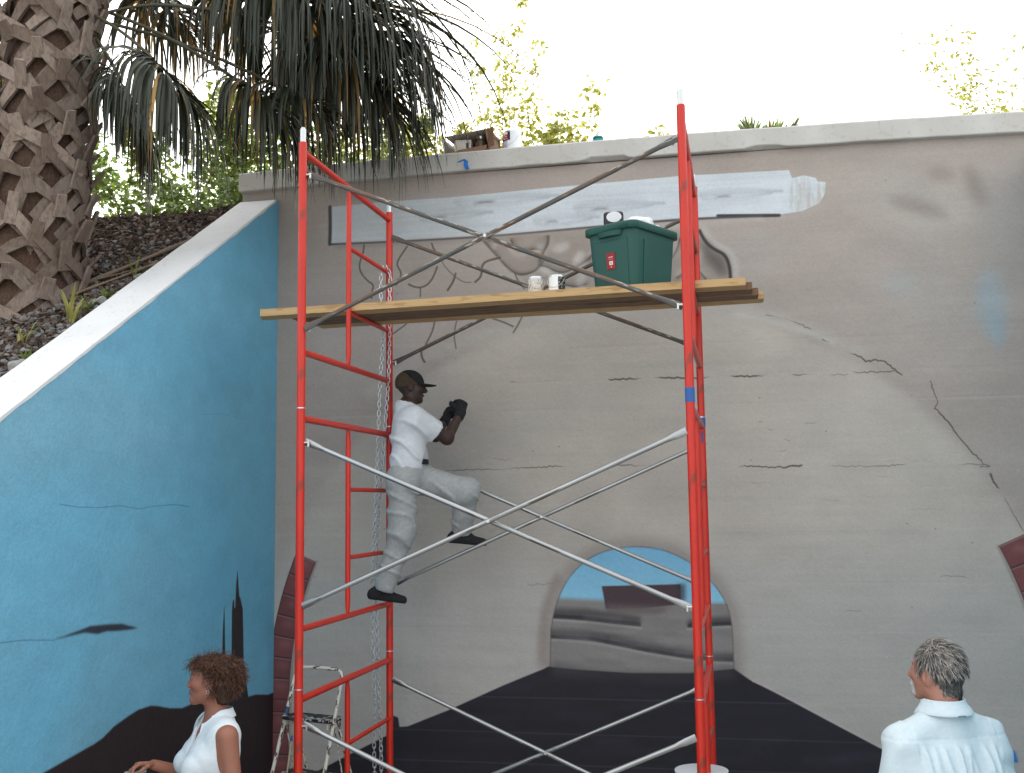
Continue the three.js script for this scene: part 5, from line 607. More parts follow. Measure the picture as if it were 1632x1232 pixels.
function personMeshes(g, { bones, head, hf, skin, lips, fine = [], cell = 0.012 }) {   // the body, one mesh
  const body = field(bones, 0.035), tint = (q) => { const n = 1 + 0.14 * (fbm(q[0] * 30 + 9, q[1] * 30, q[2] * 30 + 4, 3) - 0.5); return skin.map((v) => v * n); };
  const [lo, hi] = boundsOf(bones, 0.03), parts = [surface(body, lo, hi, cell, tint)];
  const neck = bones.filter((b) => b[4] === 'neck'), hfn = (P) => { let d = headField(head.to(P), hf) * head.s; for (const [a, b, ra, rb] of neck) d = smin(d, cone(P, a, b, ra, rb), 0.03); return d; };
  const r = 0.165 * head.s, hc = head.C; parts.push(surface(hfn, [hc.x - r, hc.y - r, hc.z - r], [hc.x + r, hc.y + r, hc.z + r], 0.0036, (q) => { const L = head.to(q), n = 1 + 0.12 * (fbm(L[0] * 40 + 9, L[1] * 40, L[2] * 40 + 4, 3) - 0.5); const lip = Math.abs(L[0]) < 0.021 && L[2] > 0.076 && L[1] > -0.074 && L[1] < -0.05 ? smooth(0.0125, 0.009, Math.hypot((L[1] + 0.062), L[0] * 0.35)) : 0; const ck = Math.exp(-((Math.abs(L[0]) - 0.045) ** 2 + (L[1] + 0.02) ** 2) / 0.0009) * (L[2] > 0.02 ? 1 : 0) * 0.35; return skin.map((v, i) => lerp(v * n, lips[i], Math.max(lip * 0.85, ck * 0.5))); }));
  for (const [fb, k] of fine) { const [a, b] = boundsOf(fb, 0.012); parts.push(surface(field(fb, k), a, b, 0.0036, tint)); }
  const m = mesh('body', parts, skinMat(), g);
  return m;
}
function eyes(g, head, iris) { for (const s of [-1, 1]) { const e = part('eye', g); const b = new THREE.SphereGeometry(0.0122 * head.s, 20, 14); mesh('eyeball', b.translate(...head.out(s * 0.031, 0.003, 0.0762)), mat({ color: lin(0.68, 0.66, 0.62), roughness: 0.25 }), e); const i = new THREE.SphereGeometry(0.006 * head.s, 14, 10); mesh('iris', i.translate(...head.out(s * 0.032, 0.003, 0.0838)), mat({ color: iris, roughness: 0.2 }), e); mesh('eyebrow', bentTube([head.out(s * 0.018, 0.026, 0.0885), head.out(s * 0.032, 0.031, 0.085), head.out(s * 0.048, 0.026, 0.072)], 0.0026, 10, 5), mat({ color: iris, roughness: 0.9 }), e); } }
function strands(name, parent, roots, n, build, m, wid = 0.0011) { const B = { pos: [], uv: [], idx: [], col: [] }; for (let i = 0; i < n; i++) { const s = build(i); if (!s) continue; const b0 = B.pos.length / 3; ribbon(s.path, s.path.map((_, j) => wid * (s.w ?? 1) * (1 - 0.6 * j / s.path.length)), s.side, 0.4, B); for (let k = b0; k < B.pos.length / 3; k++) B.col.push(...s.col); } return mesh(name, raw(B.pos, B.uv, B.idx, B.col), m, parent); }
const hairMat = mat({ color: 0xffffff, vertexColors: true, roughness: 0.55 });
const ball = () => { const v = V(rr(-1, 1), rr(-1, 1), rr(-1, 1)); while (v.lengthSq() > 1 || v.lengthSq() < 0.01) v.set(rr(-1, 1), rr(-1, 1), rr(-1, 1)); return v.normalize(); };
const offs = (bones, names, d = 0) => bones.filter((b) => names.includes(b[4])).map(([a, b, ra, rb]) => [a, b, ra + d, rb + d]);
const mk = (list) => list.map(([tagName, a, b, ra, rb]) => [a, b, ra, rb ?? ra, tagName]);

// ---- painter on the scaffold: back foot on the red bar, front foot on the rear brace, gloved hands at the wall
{
  const g = thing('person', 'person in white T-shirt, pale trousers, cap and black gloves working on the scaffold', 'person');
  const head = headFrame([-2.085, 3.098, 0.6], [0.93, -0.02, -0.36], [0, 1, 0], 0.93);
  const nb = [-2.105, 2.955, 0.645], shR = [-2.0, 2.868, 0.765], shL = [-2.14, 2.9, 0.5], waist = [-2.085, 2.6, 0.66], hipR = [-2.1, 2.47, 0.73], hipL = [-2.05, 2.48, 0.585];
  const kR = [-2.115, 2.12, 0.725], aR = [-2.235, 1.775, 0.7], kL = [-1.7, 2.385, 0.62], aL = [-1.775, 2.13, 0.455];
  const eR = [-1.835, 2.745, 0.6], wR = [-1.8, 2.93, 0.36], eL = [-1.98, 2.78, 0.36], wL = [-1.945, 2.9, 0.22];
  const bones = mk([['neck', nb, [-2.08, 3.03, 0.61], 0.054, 0.052], ['torso', [-2.045, 2.87, 0.73], [-2.125, 2.89, 0.53], 0.072, 0.068], ['torso', [-2.06, 2.79, 0.7], [-2.11, 2.8, 0.58], 0.1, 0.098], ['torso', [-2.075, 2.68, 0.69], [-2.1, 2.68, 0.61], 0.094, 0.092], ['torso', [-2.08, 2.56, 0.695], [-2.07, 2.56, 0.62], 0.09, 0.088], ['pelvis', hipR, hipL, 0.098, 0.094], ['torso', nb, [-2.09, 2.87, 0.64], 0.06, 0.08],
    ['armR', shR, eR, 0.05, 0.042], ['fore', eR, wR, 0.041, 0.028], ['armL', shL, eL, 0.048, 0.04], ['fore', eL, wL, 0.039, 0.027], ['legR', hipR, kR, 0.088, 0.058], ['shinR', kR, aR, 0.056, 0.04], ['legL', hipL, kL, 0.086, 0.058], ['shinL', kL, aL, 0.056, 0.04]]);
  const hR = handBones(wR, [-0.02, 0.9, -0.42], [-0.45, 0.1, -0.75], [-0.6, 0.3, 0.4], [1.2, 1.3, 0.8], 1.0), hL = handBones(wL, [0.0, 0.75, -0.62], [0.6, 0, -0.6], [0.3, 0.5, 0.5], [1.0, 1.2, 0.8], 1.0);
  personMeshes(g, { bones, head, hf: { f: 1.25 }, skin: [0.045, 0.02, 0.013], lips: [0.06, 0.024, 0.018], fine: [[hR, 0.008], [hL, 0.008]] });
  eyes(g, head, lin(0.015, 0.01, 0.008));
  const black = cloth([22, 21, 22], [36, 35, 36], 301), white = cloth([205, 206, 208], [222, 222, 224], 303), pale = cloth([152, 152, 150], [174, 174, 172], 305);
  for (const [hb, w, e] of [[hR, wR, eR], [hL, wL, eL]]) { const gb = [...hb.map(([a, b, ra, rb]) => [a, b, ra + 0.005, rb + 0.004]), [w, V(...w).lerp(V(...e), 0.16).toArray(), 0.036, 0.037]]; const [lo, hi] = boundsOf(gb, 0.012); mesh('glove', surface(field(gb, 0.014), lo, hi, 0.004), black, g); }
  { // T-shirt with short sleeves
    const sb = [...offs(bones, ['torso'], 0.016), [[-2.08, 2.6, 0.7], [-2.075, 2.6, 0.62], 0.108, 0.106], [shR, V(...shR).lerp(V(...eR), 0.72).toArray(), 0.07, 0.072], [shL, V(...shL).lerp(V(...eL), 0.7).toArray(), 0.066, 0.068]];
    const base = field(sb, 0.05), dR = V(...eR).sub(V(...shR)).normalize(), cut = V(...shR).lerp(V(...eR), 0.64), dL = V(...eL).sub(V(...shL)).normalize(), cutL = V(...shL).lerp(V(...eL), 0.62);
    const fn = (P) => { let d = base(P); const fold = -0.019 * crease(P, 46, 2) * smooth(2.92, 2.78, P[1]) + 0.014 * (fbm(P[0] * 12, P[1] * 12, P[2] * 12 + 3, 2) - 0.5); d += fold; const neckHole = cone(P, nb, [-2.07, 3.06, 0.61], 0.068, 0.07); d = smax(d, -neckHole, 0.012); d = Math.max(d, 2.545 + 0.012 * Math.sin(P[0] * 40 + P[2] * 30) - P[1]); const sr = (P[0] - cut.x) * dR.x + (P[1] - cut.y) * dR.y + (P[2] - cut.z) * dR.z, sl = (P[0] - cutL.x) * dL.x + (P[1] - cutL.y) * dL.y + (P[2] - cutL.z) * dL.z; if (P[0] > -1.97) d = Math.max(d, sr); if (P[2] < 0.5) d = Math.max(d, sl); return d; };
    const [lo, hi] = boundsOf(sb, 0.03); mesh('shirt', surface(fn, lo, hi, 0.0075), white, g);
  }
  { const tb = [[hipR, hipL, 0.112, 0.108], [[-2.08, 2.56, 0.695], [-2.07, 2.56, 0.62], 0.103, 0.1], [hipR, kR, 0.106, 0.086], [kR, aR, 0.084, 0.07], [hipL, kL, 0.104, 0.086], [kL, aL, 0.084, 0.068]]; const base = field(tb, 0.04), dirR = V(...aR).sub(V(...kR)).normalize(), dirL = V(...aL).sub(V(...kL)).normalize();
    const fn = (P) => { let d = base(P) - 0.011 * crease(P, 58, 5) * smooth(2.56, 2.4, P[1]) + 0.022 * (fbm(P[0] * 9 + 7, P[1] * 9, P[2] * 9 + 3, 2) - 0.5); d = Math.max(d, P[1] - 2.62); const er = (P[0] - aR[0]) * dirR.x + (P[1] - aR[1]) * dirR.y + (P[2] - aR[2]) * dirR.z - 0.03; if (P[1] < 1.95) d = Math.max(d, er); const el = (P[0] - aL[0]) * dirL.x + (P[1] - aL[1]) * dirL.y + (P[2] - aL[2]) * dirL.z - 0.01; if (P[0] > -1.95 && P[1] < 2.25) d = Math.max(d, el); return d; }; const [lo, hi] = boundsOf(tb, 0.03); mesh('trousers', surface(fn, lo, hi, 0.008), pale, g); }
  { const fn = (P) => { const r = Math.hypot((P[0] + 2.077) / 1.0, (P[2] - 0.658) * 0.86); return Math.max(Math.abs(r - 0.118) - 0.006, Math.abs(P[1] - 2.585 - 0.02 * (P[0] + 2.07)) - 0.017); }; mesh('belt', surface(fn, [-2.24, 2.55, 0.48], [-1.92, 2.63, 0.84], 0.004), black, g); }
  const shoe = (ankle, heel, toe) => { const a = V(...ankle), h = V(...heel), t = V(...toe), m = h.clone().lerp(t, 0.55); const B = [[a.toArray(), h.clone().lerp(t, 0.12).add(V(0, 0.035, 0)).toArray(), 0.044, 0.04], [h.clone().lerp(t, 0.12).add(V(0, 0.032, 0)).toArray(), m.clone().add(V(0, 0.034, 0)).toArray(), 0.037, 0.041], [m.clone().add(V(0, 0.03, 0)).toArray(), t.clone().add(V(0, 0.022, 0)).toArray(), 0.04, 0.029], [a.clone().lerp(m, 0.3).toArray(), m.clone().add(V(0, 0.05, 0)).toArray(), 0.036, 0.03]]; const up = V(0, 1, 0), ax = t.clone().sub(h).normalize(), nrm = up.addScaledVector(ax, -ax.y).normalize(), o = field(B, 0.02); const [lo, hi] = boundsOf(B, 0.015); mesh('shoe', surface((P) => Math.max(o(P), -((P[0] - h.x) * nrm.x + (P[1] - h.y) * nrm.y + (P[2] - h.z) * nrm.z)), lo, hi, 0.005), black, g); };
  shoe(aR, [-2.335, 1.69, 0.725], [-2.135, 1.655, 0.64]); shoe(aL, [-1.855, 2.045, 0.485], [-1.64, 2.02, 0.4]);
  { // cap: brown crown, black front and brim
    const cf = (P, r = 0) => { const L = head.to(P); return [L, ellip(L, [0, 0.03, -0.012], [0.084 + r, 0.096 + r, 0.106 + r]) * head.s]; }; const h = head.C, q = 0.14; const lo = [h.x - q, h.y - q, h.z - q], hi = [h.x + q, h.y + q, h.z + q];
    const edge = (L) => -0.012 + 0.032 * smooth(-0.1, 0.09, L[2]) - L[1];
    const brown = cloth([62, 48, 34], [82, 64, 46], 311), cap = part('cap', g);
    mesh('crown', surface((P) => { const [L, d] = cf(P); return Math.max(Math.max(d, edge(L)), L[2] + L[1] * 1.1 - 0.062); }, lo, hi, 0.0045), brown, cap);
    mesh('front_panel', surface((P) => { const [L, d] = cf(P, 0.0015); return Math.max(Math.max(d, edge(L)), -(L[2] + L[1] * 1.1 - 0.06)); }, lo, hi, 0.0045), black, cap);
    mesh('brim', surface((P) => { const L = head.to(P); const e = Math.hypot(L[0] / 0.078, (L[2] - 0.075) / 0.112) - 1; return Math.max(e * 0.07, Math.abs(L[1] - 0.028 + L[0] * L[0] * 2.2 + (L[2] - 0.08) * 0.12) - 0.0035, 0.05 - L[2]); }, [h.x - 0.2, h.y - 0.1, h.z - 0.2], [h.x + 0.2, h.y + 0.1, h.z + 0.2], 0.0035), black, cap);
    const lg = box(0.03, 0.022, 0.004, 0, 0, 0, 0.0015), o = mesh('badge', lg, mat({ color: lin(0.5, 0.5, 0.52), roughness: 0.6 }), cap); o.position.set(...head.out(0.0, 0.068, 0.087)); o.lookAt(V(...head.out(0, 0.2, 0.4)));
  }
}
// ---- woman beside the blue wall (own frame: z ahead, x to her left)
{
  const turn = -0.85, root = [-2.572, GY - 0.0, 2.45], sc = 1.014, g = thing('person', 'person with curly reddish hair in a white sleeveless collared shirt, seen side-on', 'person', root, turn); g.scale.setScalar(sc);
  const ha = -1.22 - turn, head = headFrame([0.004, 1.618, 0.012], [Math.sin(ha), 0.1, Math.cos(ha)], [0, 1, 0], 1);
  const nb = [0, 1.425, -0.03], shL = [0.168, 1.372, -0.03], shR = [-0.165, 1.375, -0.02], eL = [0.205, 1.1, -0.06], wL = [0.2, 0.88, 0.04], eR = [-0.2, 1.12, 0.03], wR = [-0.17, 1.21, 0.24];
  const bones = mk([['neck', nb, [0.0, 1.55, -0.005], 0.054, 0.05], ['torso', [-0.12, 1.365, -0.025], [0.12, 1.365, -0.03], 0.062, 0.062], ['torso', nb, [0, 1.36, -0.02], 0.06, 0.09], ['torso', [-0.075, 1.27, -0.01], [0.075, 1.27, -0.01], 0.098, 0.098], ['torso', [-0.05, 1.12, 0], [0.05, 1.12, 0], 0.098, 0.098], ['bust', [0.066, 1.235, 0.075], [0.07, 1.225, 0.095], 0.068, 0.058], ['bust', [-0.066, 1.235, 0.075], [-0.07, 1.225, 0.095], 0.068, 0.058], ['pelvis', [-0.08, 0.95, 0], [0.08, 0.95, 0], 0.115, 0.115],
    ['armL', shL, eL, 0.053, 0.041], ['fore', eL, wL, 0.04, 0.026], ['armR', shR, eR, 0.05, 0.04], ['fore', eR, wR, 0.039, 0.026], ['leg', [0.09, 0.92, 0], [0.1, 0.5, 0.02], 0.09, 0.056], ['leg', [0.1, 0.5, 0.02], [0.1, 0.09, -0.02], 0.054, 0.036], ['leg', [-0.09, 0.92, 0], [-0.1, 0.5, 0.02], 0.09, 0.056], ['leg', [-0.1, 0.5, 0.02], [-0.1, 0.09, -0.02], 0.054, 0.036]]);
  const hR = handBones(wR, [0.1, 0.12, 1], [0.35, -0.9, 0.2], [0.8, 0.4, 0.2], [0.75, 0.85, 0.5], 0.92), hL = handBones(wL, [0, -1, 0.15], [-0.9, 0, 0.2], [0, 0, 1], [0.3, 0.35, 0.25], 0.92);
  const skin = [0.35, 0.135, 0.082];
  personMeshes(g, { bones, head, hf: { f: 0.85, nose: 0.008 }, skin, lips: [0.4, 0.1, 0.085], fine: [[hR, 0.006], [hL, 0.006]] });
  eyes(g, head, lin(0.05, 0.03, 0.02));
  const white = cloth([222, 226, 228], [234, 236, 238], 321, 0.85);
  { const sb = [...offs(bones, ['torso', 'bust'], 0.011), [[-0.06, 1.0, 0], [0.06, 1.0, 0], 0.118, 0.118], [[-0.11, 1.38, -0.028], [0.11, 1.38, -0.03], 0.06, 0.06]], base = field(sb, 0.05);
    const fn = (P) => { const X = Math.abs(P[0]); let d = base(P) + 0.005 * Math.sin(P[1] * 46 + X * 30 - P[2] * 38 + 4 * noise(P[0] * 7, P[1] * 7, P[2] * 7 + 2)) * smooth(1.24, 1.14, P[1]) + 0.008 * (fbm(P[0] * 16, P[1] * 16, P[2] * 16 + 3, 2) - 0.5);
      d = smax(d, -cone([X, P[1], P[2]], [0.205, 1.37, -0.03], [0.235, 1.24, -0.035], 0.058, 0.07), 0.008);                    // armholes
      d = smax(d, -cone(P, nb, [0, 1.56, 0.0], 0.062, 0.066), 0.008);
      const v = X * 1.0 - (P[1] - 1.262) * 0.34; if (P[2] > 0.02 && P[1] > 1.26) d = smax(d, -v * 0.9, 0.004);                  // open front
      if (P[2] > 0 && X < 0.012 && P[1] < 1.262) d += 0.0025 * smooth(0.004, 0.0, Math.abs(X - 0.006));
      return Math.max(d, 0.88 - P[1]); }; const [lo, hi] = boundsOf(sb, 0.02); mesh('shirt', surface(fn, lo, hi, 0.0062), white, g); }
  { // fold-over collar, open in front
    const pos = [], idx = [], N = 44, rows = [[0, 0], [0.35, 0.35], [0.7, 0.7], [1, 1]]; for (const lay of [0, 1]) for (let i = 0; i <= N; i++) { const u = i / N * 2 - 1, a = u * 2.62, f = smooth(0.55, 1, Math.abs(u)); for (const [k] of rows) { const r0 = 0.07 + 0.012 * f, r1 = lerp(0.088, 0.112, f), r = lerp(r0, r1, k) + lay * 0.005, y = lerp(1.482 - 0.04 * f - 0.02 * f * f, 1.44 - 0.042 * f - 0.035 * f * f, Math.pow(k, 0.8)) + 0.004 * Math.sin(k * 3) - 0.035 * f * f * k; pos.push(Math.sin(a) * r * 0.98, y, -0.025 - Math.cos(a) * r * (1 + 0.1 * f)); } }
    const R = 4, S1 = (N + 1) * R; for (const lay of [0, 1]) for (let i = 0; i < N; i++) for (let k = 0; k < R - 1; k++) { const a = lay * S1 + i * R + k; idx.push(a, a + 1, a + R, a + 1, a + R + 1, a + R); } for (let i = 0; i < N; i++) for (const k of [0, R - 1]) { const a = i * R + k; idx.push(a, a + R, a + S1, a + R, a + R + S1, a + S1); }
    for (const i of [0, N]) for (let k = 0; k < R - 1; k++) { const a = i * R + k; idx.push(a, a + 1, a + S1, a + 1, a + 1 + S1, a + S1); } mesh('collar', raw(pos, null, idx), white, g); }
  const jeans = cloth([50, 58, 78], [70, 80, 102], 323); { const tb = offs(bones, ['leg', 'pelvis'], 0.012), base = field(tb, 0.03), [lo, hi] = boundsOf(tb, 0.02); mesh('trousers', surface((P) => Math.max(base(P), P[1] - 1.0, 0.1 - P[1]), lo, hi, 0.014), jeans, g); }
  for (const s of [-1, 1]) { const B = [[[s * 0.1, 0.085, -0.03], [s * 0.1, 0.04, -0.05], 0.038, 0.038], [[s * 0.1, 0.04, -0.05], [s * 0.105, 0.038, 0.14], 0.036, 0.034]], [lo, hi] = boundsOf(B, 0.01), o = field(B, 0.03); mesh('shoe', surface((P) => Math.max(o(P), 0.004 - P[1]), lo, hi, 0.008), cloth([40, 32, 28], [52, 42, 36], 325), g); }
  { // hair: a soft core and many curls
    const hairF = (P) => { const L = head.to(P); let d = ellip(L, [0, 0.035, -0.056], [0.086, 0.084, 0.09]); d = smin(d, ellip(L, [0, 0.066, 0.004], [0.078, 0.056, 0.084]), 0.03); d = smin(d, ellip(L, [0, -0.045, -0.07], [0.075, 0.07, 0.055]), 0.03); d += 0.022 * (fbm(L[0] * 26 + 3, L[1] * 26, L[2] * 26 + 8, 3) - 0.5); const face = ellip(L, [0, -0.015, 0.07], [0.09, 0.088, 0.072]); return smax(d, -face, 0.012); };
    const h = head.C, q = 0.22; const hair = part('hair', g);
    mesh('hair_mass', surface(hairF, [h.x - q, h.y - q, h.z - q], [h.x + q, h.y + q, h.z + q], 0.0065, (p) => { const n = 0.7 + 0.6 * noise(p[0] * 60, p[1] * 60, p[2] * 60 + 3); return [0.05 * n, 0.021 * n, 0.012 * n]; }), hairMat, hair);
    strands('curls', hair, null, 4600, (i) => { const u = ball(); let p = i % 3 ? V(u.x * 0.084, u.y * 0.086 + 0.03, u.z * 0.094 - 0.048) : V(u.x * 0.078, Math.abs(u.y) * 0.056 + 0.066, u.z * 0.084 + 0.004); if (p.z > 0.02 && p.y < 0.07) return null; if (p.z > -0.005 && p.y < 0.02) return null; const w = V(...head.out(p.x, p.y, p.z)); if (hairF(w.toArray()) > 0.02) return null; const o = u.clone(), d = head.x.clone().multiplyScalar(o.x).addScaledVector(head.y, o.y * 0.6 - 0.5).addScaledVector(head.z, o.z - 0.35).add(ball().multiplyScalar(0.55)).normalize(), path = [], ph = rr(0, 6.3), amp = rr(0.003, 0.009), L = rr(0.025, 0.065), e1 = ball().cross(d).normalize(), e2 = d.clone().cross(e1); const q2 = w.clone(); for (let j = 0; j <= 8; j++) { path.push(q2.clone().addScaledVector(e1, Math.cos(ph + j * 1.15) * amp * Math.min(1, j / 3)).addScaledVector(e2, Math.sin(ph + j * 1.15) * amp * Math.min(1, j / 3))); q2.addScaledVector(d, L / 8); d.addScaledVector(G, 0.05).normalize(); } const t = rr(0.5, 1.7), r = rnd(); return { path, side: e1, col: r < 0.3 ? [0.15 * t, 0.056 * t, 0.024 * t] : [0.075 * t, 0.03 * t, 0.016 * t], w: rr(0.7, 1.6) }; }, hairMat, 0.0011);
  }
  { const e = mesh('earring', new THREE.TorusGeometry(0.0075, 0.0013, 6, 16), M.zinc, g); e.position.set(...head.out(0.082, -0.043, -0.004)); e.rotation.y = ha + 1.2; }
  { const v = V(-0.165, 1.215, 0.325).applyAxisAngle(V(0, 1, 0), turn), o = thing('handheld_object', 'small grey object held in the hand of the person with curly hair', 'handheld', [root[0] + v.x * sc, root[1] + v.y * sc - 0.05, root[2] + v.z * sc], turn + 0.4); mesh('case', box(0.05, 0.018, 0.1, 0, 0.02, 0, 0.006), mat({ color: lin(0.34, 0.35, 0.37), roughness: 0.4 }), o); mesh('dark_button', box(0.014, 0.006, 0.022, 0.006, 0.032, 0.01, 0.002), mat({ color: lin(0.015, 0.015, 0.015), roughness: 0.5 }), o); }
}
// ---- grey-haired man seen from behind
{
  const turn = -2.72, root = [0.884, GY, 2.468], g = thing('person', 'grey-haired person in a pale blue shirt seen from behind, looking up at the wall', 'person', root, turn); g.scale.setScalar(1.036);
  const ha = -2.26 - turn, head = headFrame([0.0, 1.674, 0.03], [Math.sin(ha), 0.08, Math.cos(ha)], [0, 1, 0], 1.04);
  const nb = [0, 1.53, -0.02], shL = [0.205, 1.385, -0.01], shR = [-0.205, 1.385, -0.01], eL = [0.268, 1.12, -0.03], eR = [-0.268, 1.12, -0.03], wL = [0.24, 0.9, 0.05], wR = [-0.24, 0.9, 0.05];
  const bones = mk([['neck', nb, [0, 1.62, 0.0], 0.064, 0.06], ['torso', [-0.04, 1.495, -0.02], [-0.18, 1.4, -0.015], 0.04, 0.06], ['torso', [0.04, 1.495, -0.02], [0.18, 1.4, -0.015], 0.04, 0.06], ['torso', nb, [0, 1.4, -0.02], 0.045, 0.09], ['torso', [-0.1, 1.28, -0.01], [0.1, 1.28, -0.01], 0.115, 0.115], ['torso', [-0.09, 1.1, 0.01], [0.09, 1.1, 0.01], 0.125, 0.125], ['pelvis', [-0.09, 0.96, 0], [0.09, 0.96, 0], 0.12, 0.12],
    ['arm', shL, eL, 0.06, 0.047], ['fore', eL, wL, 0.046, 0.031], ['arm', shR, eR, 0.06, 0.047], ['fore', eR, wR, 0.046, 0.031], ['leg', [0.1, 0.93, 0], [0.11, 0.5, 0.02], 0.095, 0.06], ['leg', [0.11, 0.5, 0.02], [0.11, 0.09, -0.02], 0.058, 0.04], ['leg', [-0.1, 0.93, 0], [-0.11, 0.5, 0.02], 0.095, 0.06], ['leg', [-0.11, 0.5, 0.02], [-0.11, 0.09, -0.02], 0.058, 0.04]]);
  const hL = handBones(wL, [0, -1, 0.1], [-0.9, 0, 0.2], [0, 0, 1], [0.3, 0.35, 0.25]), hR = handBones(wR, [0, -1, 0.1], [0.9, 0, 0.2], [0, 0, 1], [0.3, 0.35, 0.25]);
  personMeshes(g, { bones, head, hf: { f: 1.15, ear: 1.22 }, skin: [0.42, 0.19, 0.135], lips: [0.4, 0.14, 0.1], fine: [[hL, 0.006], [hR, 0.006]] });
  eyes(g, head, lin(0.1, 0.09, 0.08));
  const shirtM = cloth([204, 216, 220], [216, 226, 229], 331, 0.85);
  { const arm = (s, S0, E0, W0) => [[S0, E0, 0.075, 0.074], [E0, W0, 0.074, 0.05]]; const sb = [...offs(bones, ['torso'], 0.02), [[-0.1, 1.24, -0.02], [0.1, 1.24, -0.02], 0.148, 0.148], [[-0.1, 1.0, 0], [0.1, 1.0, 0], 0.16, 0.16], ...arm(1, shL, eL, wL), ...arm(-1, shR, eR, wR)], base = field(sb, 0.06);
    const pleats = [-0.15, -0.105, -0.035, -0.012, 0.03, 0.075, 0.12, 0.165];
    const fn = (P) => { let d = base(P) + 0.012 * (fbm(P[0] * 9, P[1] * 5, P[2] * 9 + 3, 3) - 0.5); if (P[2] < 0.04) { const dn = smooth(1.425, 1.37, P[1]); pleats.forEach((x, i) => { const c = x * (1 + (1.42 - P[1]) * (0.35 + 0.2 * Math.sin(i * 7))) + 0.006 * Math.sin(P[1] * 21 + i * 2), e = (P[0] - c) / (0.009 + 0.018 * (1.42 - P[1])); d -= (0.013 + 0.005 * Math.sin(i * 5)) * dn * Math.exp(-e * e) * (i % 3 === 1 ? 1.25 : 0.9); }); d += 0.003 * Math.exp(-(((P[1] - 1.428) / 0.0035) ** 2)); const dg = (P[0] + 0.03) * 0.75 + (P[1] - 1.22) * 0.6; d -= 0.006 * Math.exp(-((dg / 0.012) ** 2)) * smooth(1.36, 1.26, P[1]); }
      if (Math.abs(P[0]) > 0.19) d += 0.006 * Math.sin(P[1] * 36 + P[2] * 30 + 4 * noise(P[0] * 8, P[1] * 8, P[2] * 8 + 5)); d = smax(d, -cone(P, [0, 1.535, -0.015], [0, 1.68, 0], 0.07, 0.072), 0.01); d = Math.max(d, 0.86 - P[1]); return d; };
    const [lo, hi] = boundsOf(sb, 0.025); mesh('shirt', surface(fn, lo, hi, 0.0068), shirtM, g);
    const collar = (P) => { const r = Math.hypot(P[0], (P[2] + 0.012) * 0.92), y = P[1], low = 1.518 - 0.3 * Math.max(0, P[2]), top = 1.576 - 0.3 * Math.max(0, P[2]) , want = 0.081 + 0.03 * smooth(top, low, y); return Math.max(Math.abs(r - want) - 0.0052, low - y, y - top, P[2] > 0.06 ? 0.012 - Math.abs(P[0]) : -1); }; mesh('collar', surface(collar, [-0.13, 1.44, -0.14], [0.13, 1.59, 0.13], 0.0042), shirtM, g); }
  { const tb = offs(bones, ['leg', 'pelvis'], 0.016), base = field(tb, 0.03), [lo, hi] = boundsOf(tb, 0.02); mesh('trousers', surface((P) => Math.max(base(P), P[1] - 1.0, 0.09 - P[1]), lo, hi, 0.014), cloth([96, 90, 80], [118, 110, 98], 333), g); }
  for (const s of [-1, 1]) { const B = [[[s * 0.11, 0.085, -0.03], [s * 0.11, 0.045, -0.05], 0.042, 0.042], [[s * 0.11, 0.042, -0.05], [s * 0.12, 0.042, 0.16], 0.04, 0.038]], [lo, hi] = boundsOf(B, 0.01), o = field(B, 0.03); mesh('shoe', surface((P) => Math.max(o(P), 0.004 - P[1]), lo, hi, 0.008), cloth([34, 28, 25], [46, 38, 34], 335), g); }
  { const hair = part('hair', g), h = head.C, q = 0.17; const hf = (P) => { const L = head.to(P); let d = ellip(L, [0, 0.034, -0.022], [0.084, 0.1, 0.098]); d = smin(d, ellip(L, [0, -0.062, -0.056], [0.066, 0.06, 0.046]), 0.03); d += 0.01 * (fbm(L[0] * 40, L[1] * 24, L[2] * 40 + 3, 3) - 0.5); d = smax(d, -ellip(L, [0, -0.028, 0.07], [0.09, 0.092, 0.085]), 0.012); d = smax(d, -ellip([Math.abs(L[0]), L[1], L[2]], [0.09, -0.015, -0.004], [0.034, 0.05, 0.036]), 0.008); return d * head.s; };
    mesh('hair_mass', surface(hf, [h.x - q, h.y - q, h.z - q], [h.x + q, h.y + q, h.z + q], 0.005, (p) => { const L = head.to(p); const n = 0.75 + 0.5 * noise(L[0] * 70, L[1] * 30, L[2] * 70 + 4); return [0.1 * n, 0.09 * n, 0.082 * n]; }), hairMat, hair);
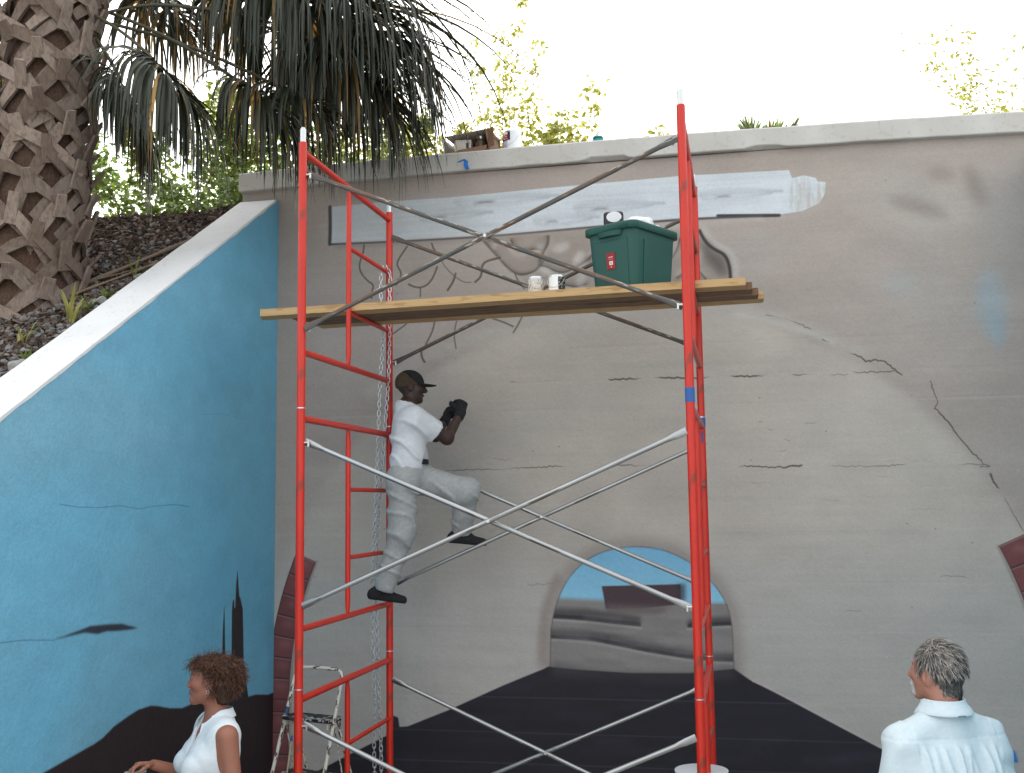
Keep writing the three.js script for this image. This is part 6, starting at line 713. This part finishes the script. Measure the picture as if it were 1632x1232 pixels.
    strands('short_hair', hair, null, 6500, () => { const u = ball(); const p = V(u.x * 0.086, u.y * 0.138 + 0.004, u.z * 0.1 - 0.026); if (u.y < -0.05 && u.z > -0.25) return null; const w = V(...head.out(p.x, p.y, p.z)), f = hf(w.toArray()); if (f > 0.006 || f < -0.035) return null; if (f < 0) w.addScaledVector(head.x.clone().multiplyScalar(u.x).addScaledVector(head.y, u.y * 0.3).addScaledVector(head.z, u.z).normalize(), -f * 0.9); const n = head.x.clone().multiplyScalar(u.x).addScaledVector(head.y, u.y).addScaledVector(head.z, u.z), down = head.y.clone().multiplyScalar(-0.75).addScaledVector(head.x, -0.45 + rr(-0.4, 0.4)).addScaledVector(head.z, -0.2 + rr(-0.2, 0.2)); const d = down.clone().addScaledVector(n, -down.dot(n)).normalize().addScaledVector(n, rr(0.12, 0.5)).normalize(), path = [], L = rr(0.02, 0.042); const q2 = w.clone(); for (let j = 0; j <= 4; j++) { path.push(q2.clone()); q2.addScaledVector(d, L / 4); d.addScaledVector(n, -0.1).addScaledVector(G, 0.05).normalize(); } const r = rnd(), pale = smooth(-0.05, 0.1, p.y * 0.6 + p.x * 0.9 + 0.02), t = r < 0.08 + 0.34 * pale ? rr(1.3, 2.6) : r < 0.7 ? rr(0.2, 0.5) : rr(0.6, 1.1), s = lerp(0.1, 0.2, pale) * t; return { path, side: V().crossVectors(d, n).normalize(), col: [s * 1.08, s * 0.95, s * 0.84], w: rr(0.7, 1.5) }; }, hairMat, 0.0011);
    strands('nape_hair', hair, null, 1500, () => { const a = rr(-1.15, 1.15), y = rr(-0.115, 0.01), o = [Math.sin(a), 0, -Math.cos(a)]; let r = 0.13, w; for (; r > 0.03; r -= 0.0025) { w = V(...head.out(o[0] * r * 0.85, y, o[2] * r)); if (hf(w.toArray()) < 0) break; } if (r <= 0.04) return null; const n = head.x.clone().multiplyScalar(o[0]).addScaledVector(head.z, o[2]), d = head.y.clone().multiplyScalar(-1).addScaledVector(n, rr(0.1, 0.3)).addScaledVector(head.x, rr(-0.35, 0.2)).normalize(), path = []; for (let j = 0; j <= 4; j++) { path.push(w.clone()); w.addScaledVector(d, rr(0.004, 0.006)); d.addScaledVector(n, -0.07).normalize(); } const r2 = rnd(), s = r2 < 0.2 ? rr(0.18, 0.34) : r2 < 0.6 ? rr(0.03, 0.07) : rr(0.07, 0.14); return { path, side: V().crossVectors(d, n).normalize(), col: [s * 1.08, s * 0.95, s * 0.84], w: rr(0.8, 1.5) }; }, hairMat, 0.0011);
    mesh('beard', surface((P) => { const L = head.to(P), Q = [Math.abs(L[0]), L[1], L[2]]; let d = cone(Q, [0.0, -0.046, 0.098], [0.03, -0.058, 0.082], 0.0095, 0.008); d = smin(d, cone(Q, [0.03, -0.058, 0.082], [0.03, -0.09, 0.074], 0.008, 0.009), 0.01); d = smin(d, cone(Q, [0.0, -0.098, 0.078], [0.02, -0.096, 0.07], 0.015, 0.012), 0.014); return d + 0.006 * (fbm(L[0] * 90, L[1] * 50, L[2] * 90 + 3, 2) - 0.5); }, head.out(0, 0, 0).map((v) => v - 0.16), head.out(0, 0, 0).map((v) => v + 0.16), 0.0035, (q) => { const n = 0.75 + 0.5 * noise(q[0] * 220, q[1] * 90, q[2] * 220 + 3); return [0.42 * n, 0.4 * n, 0.38 * n]; }), hairMat, g);
  }
}
renderer.render(scene, camera);
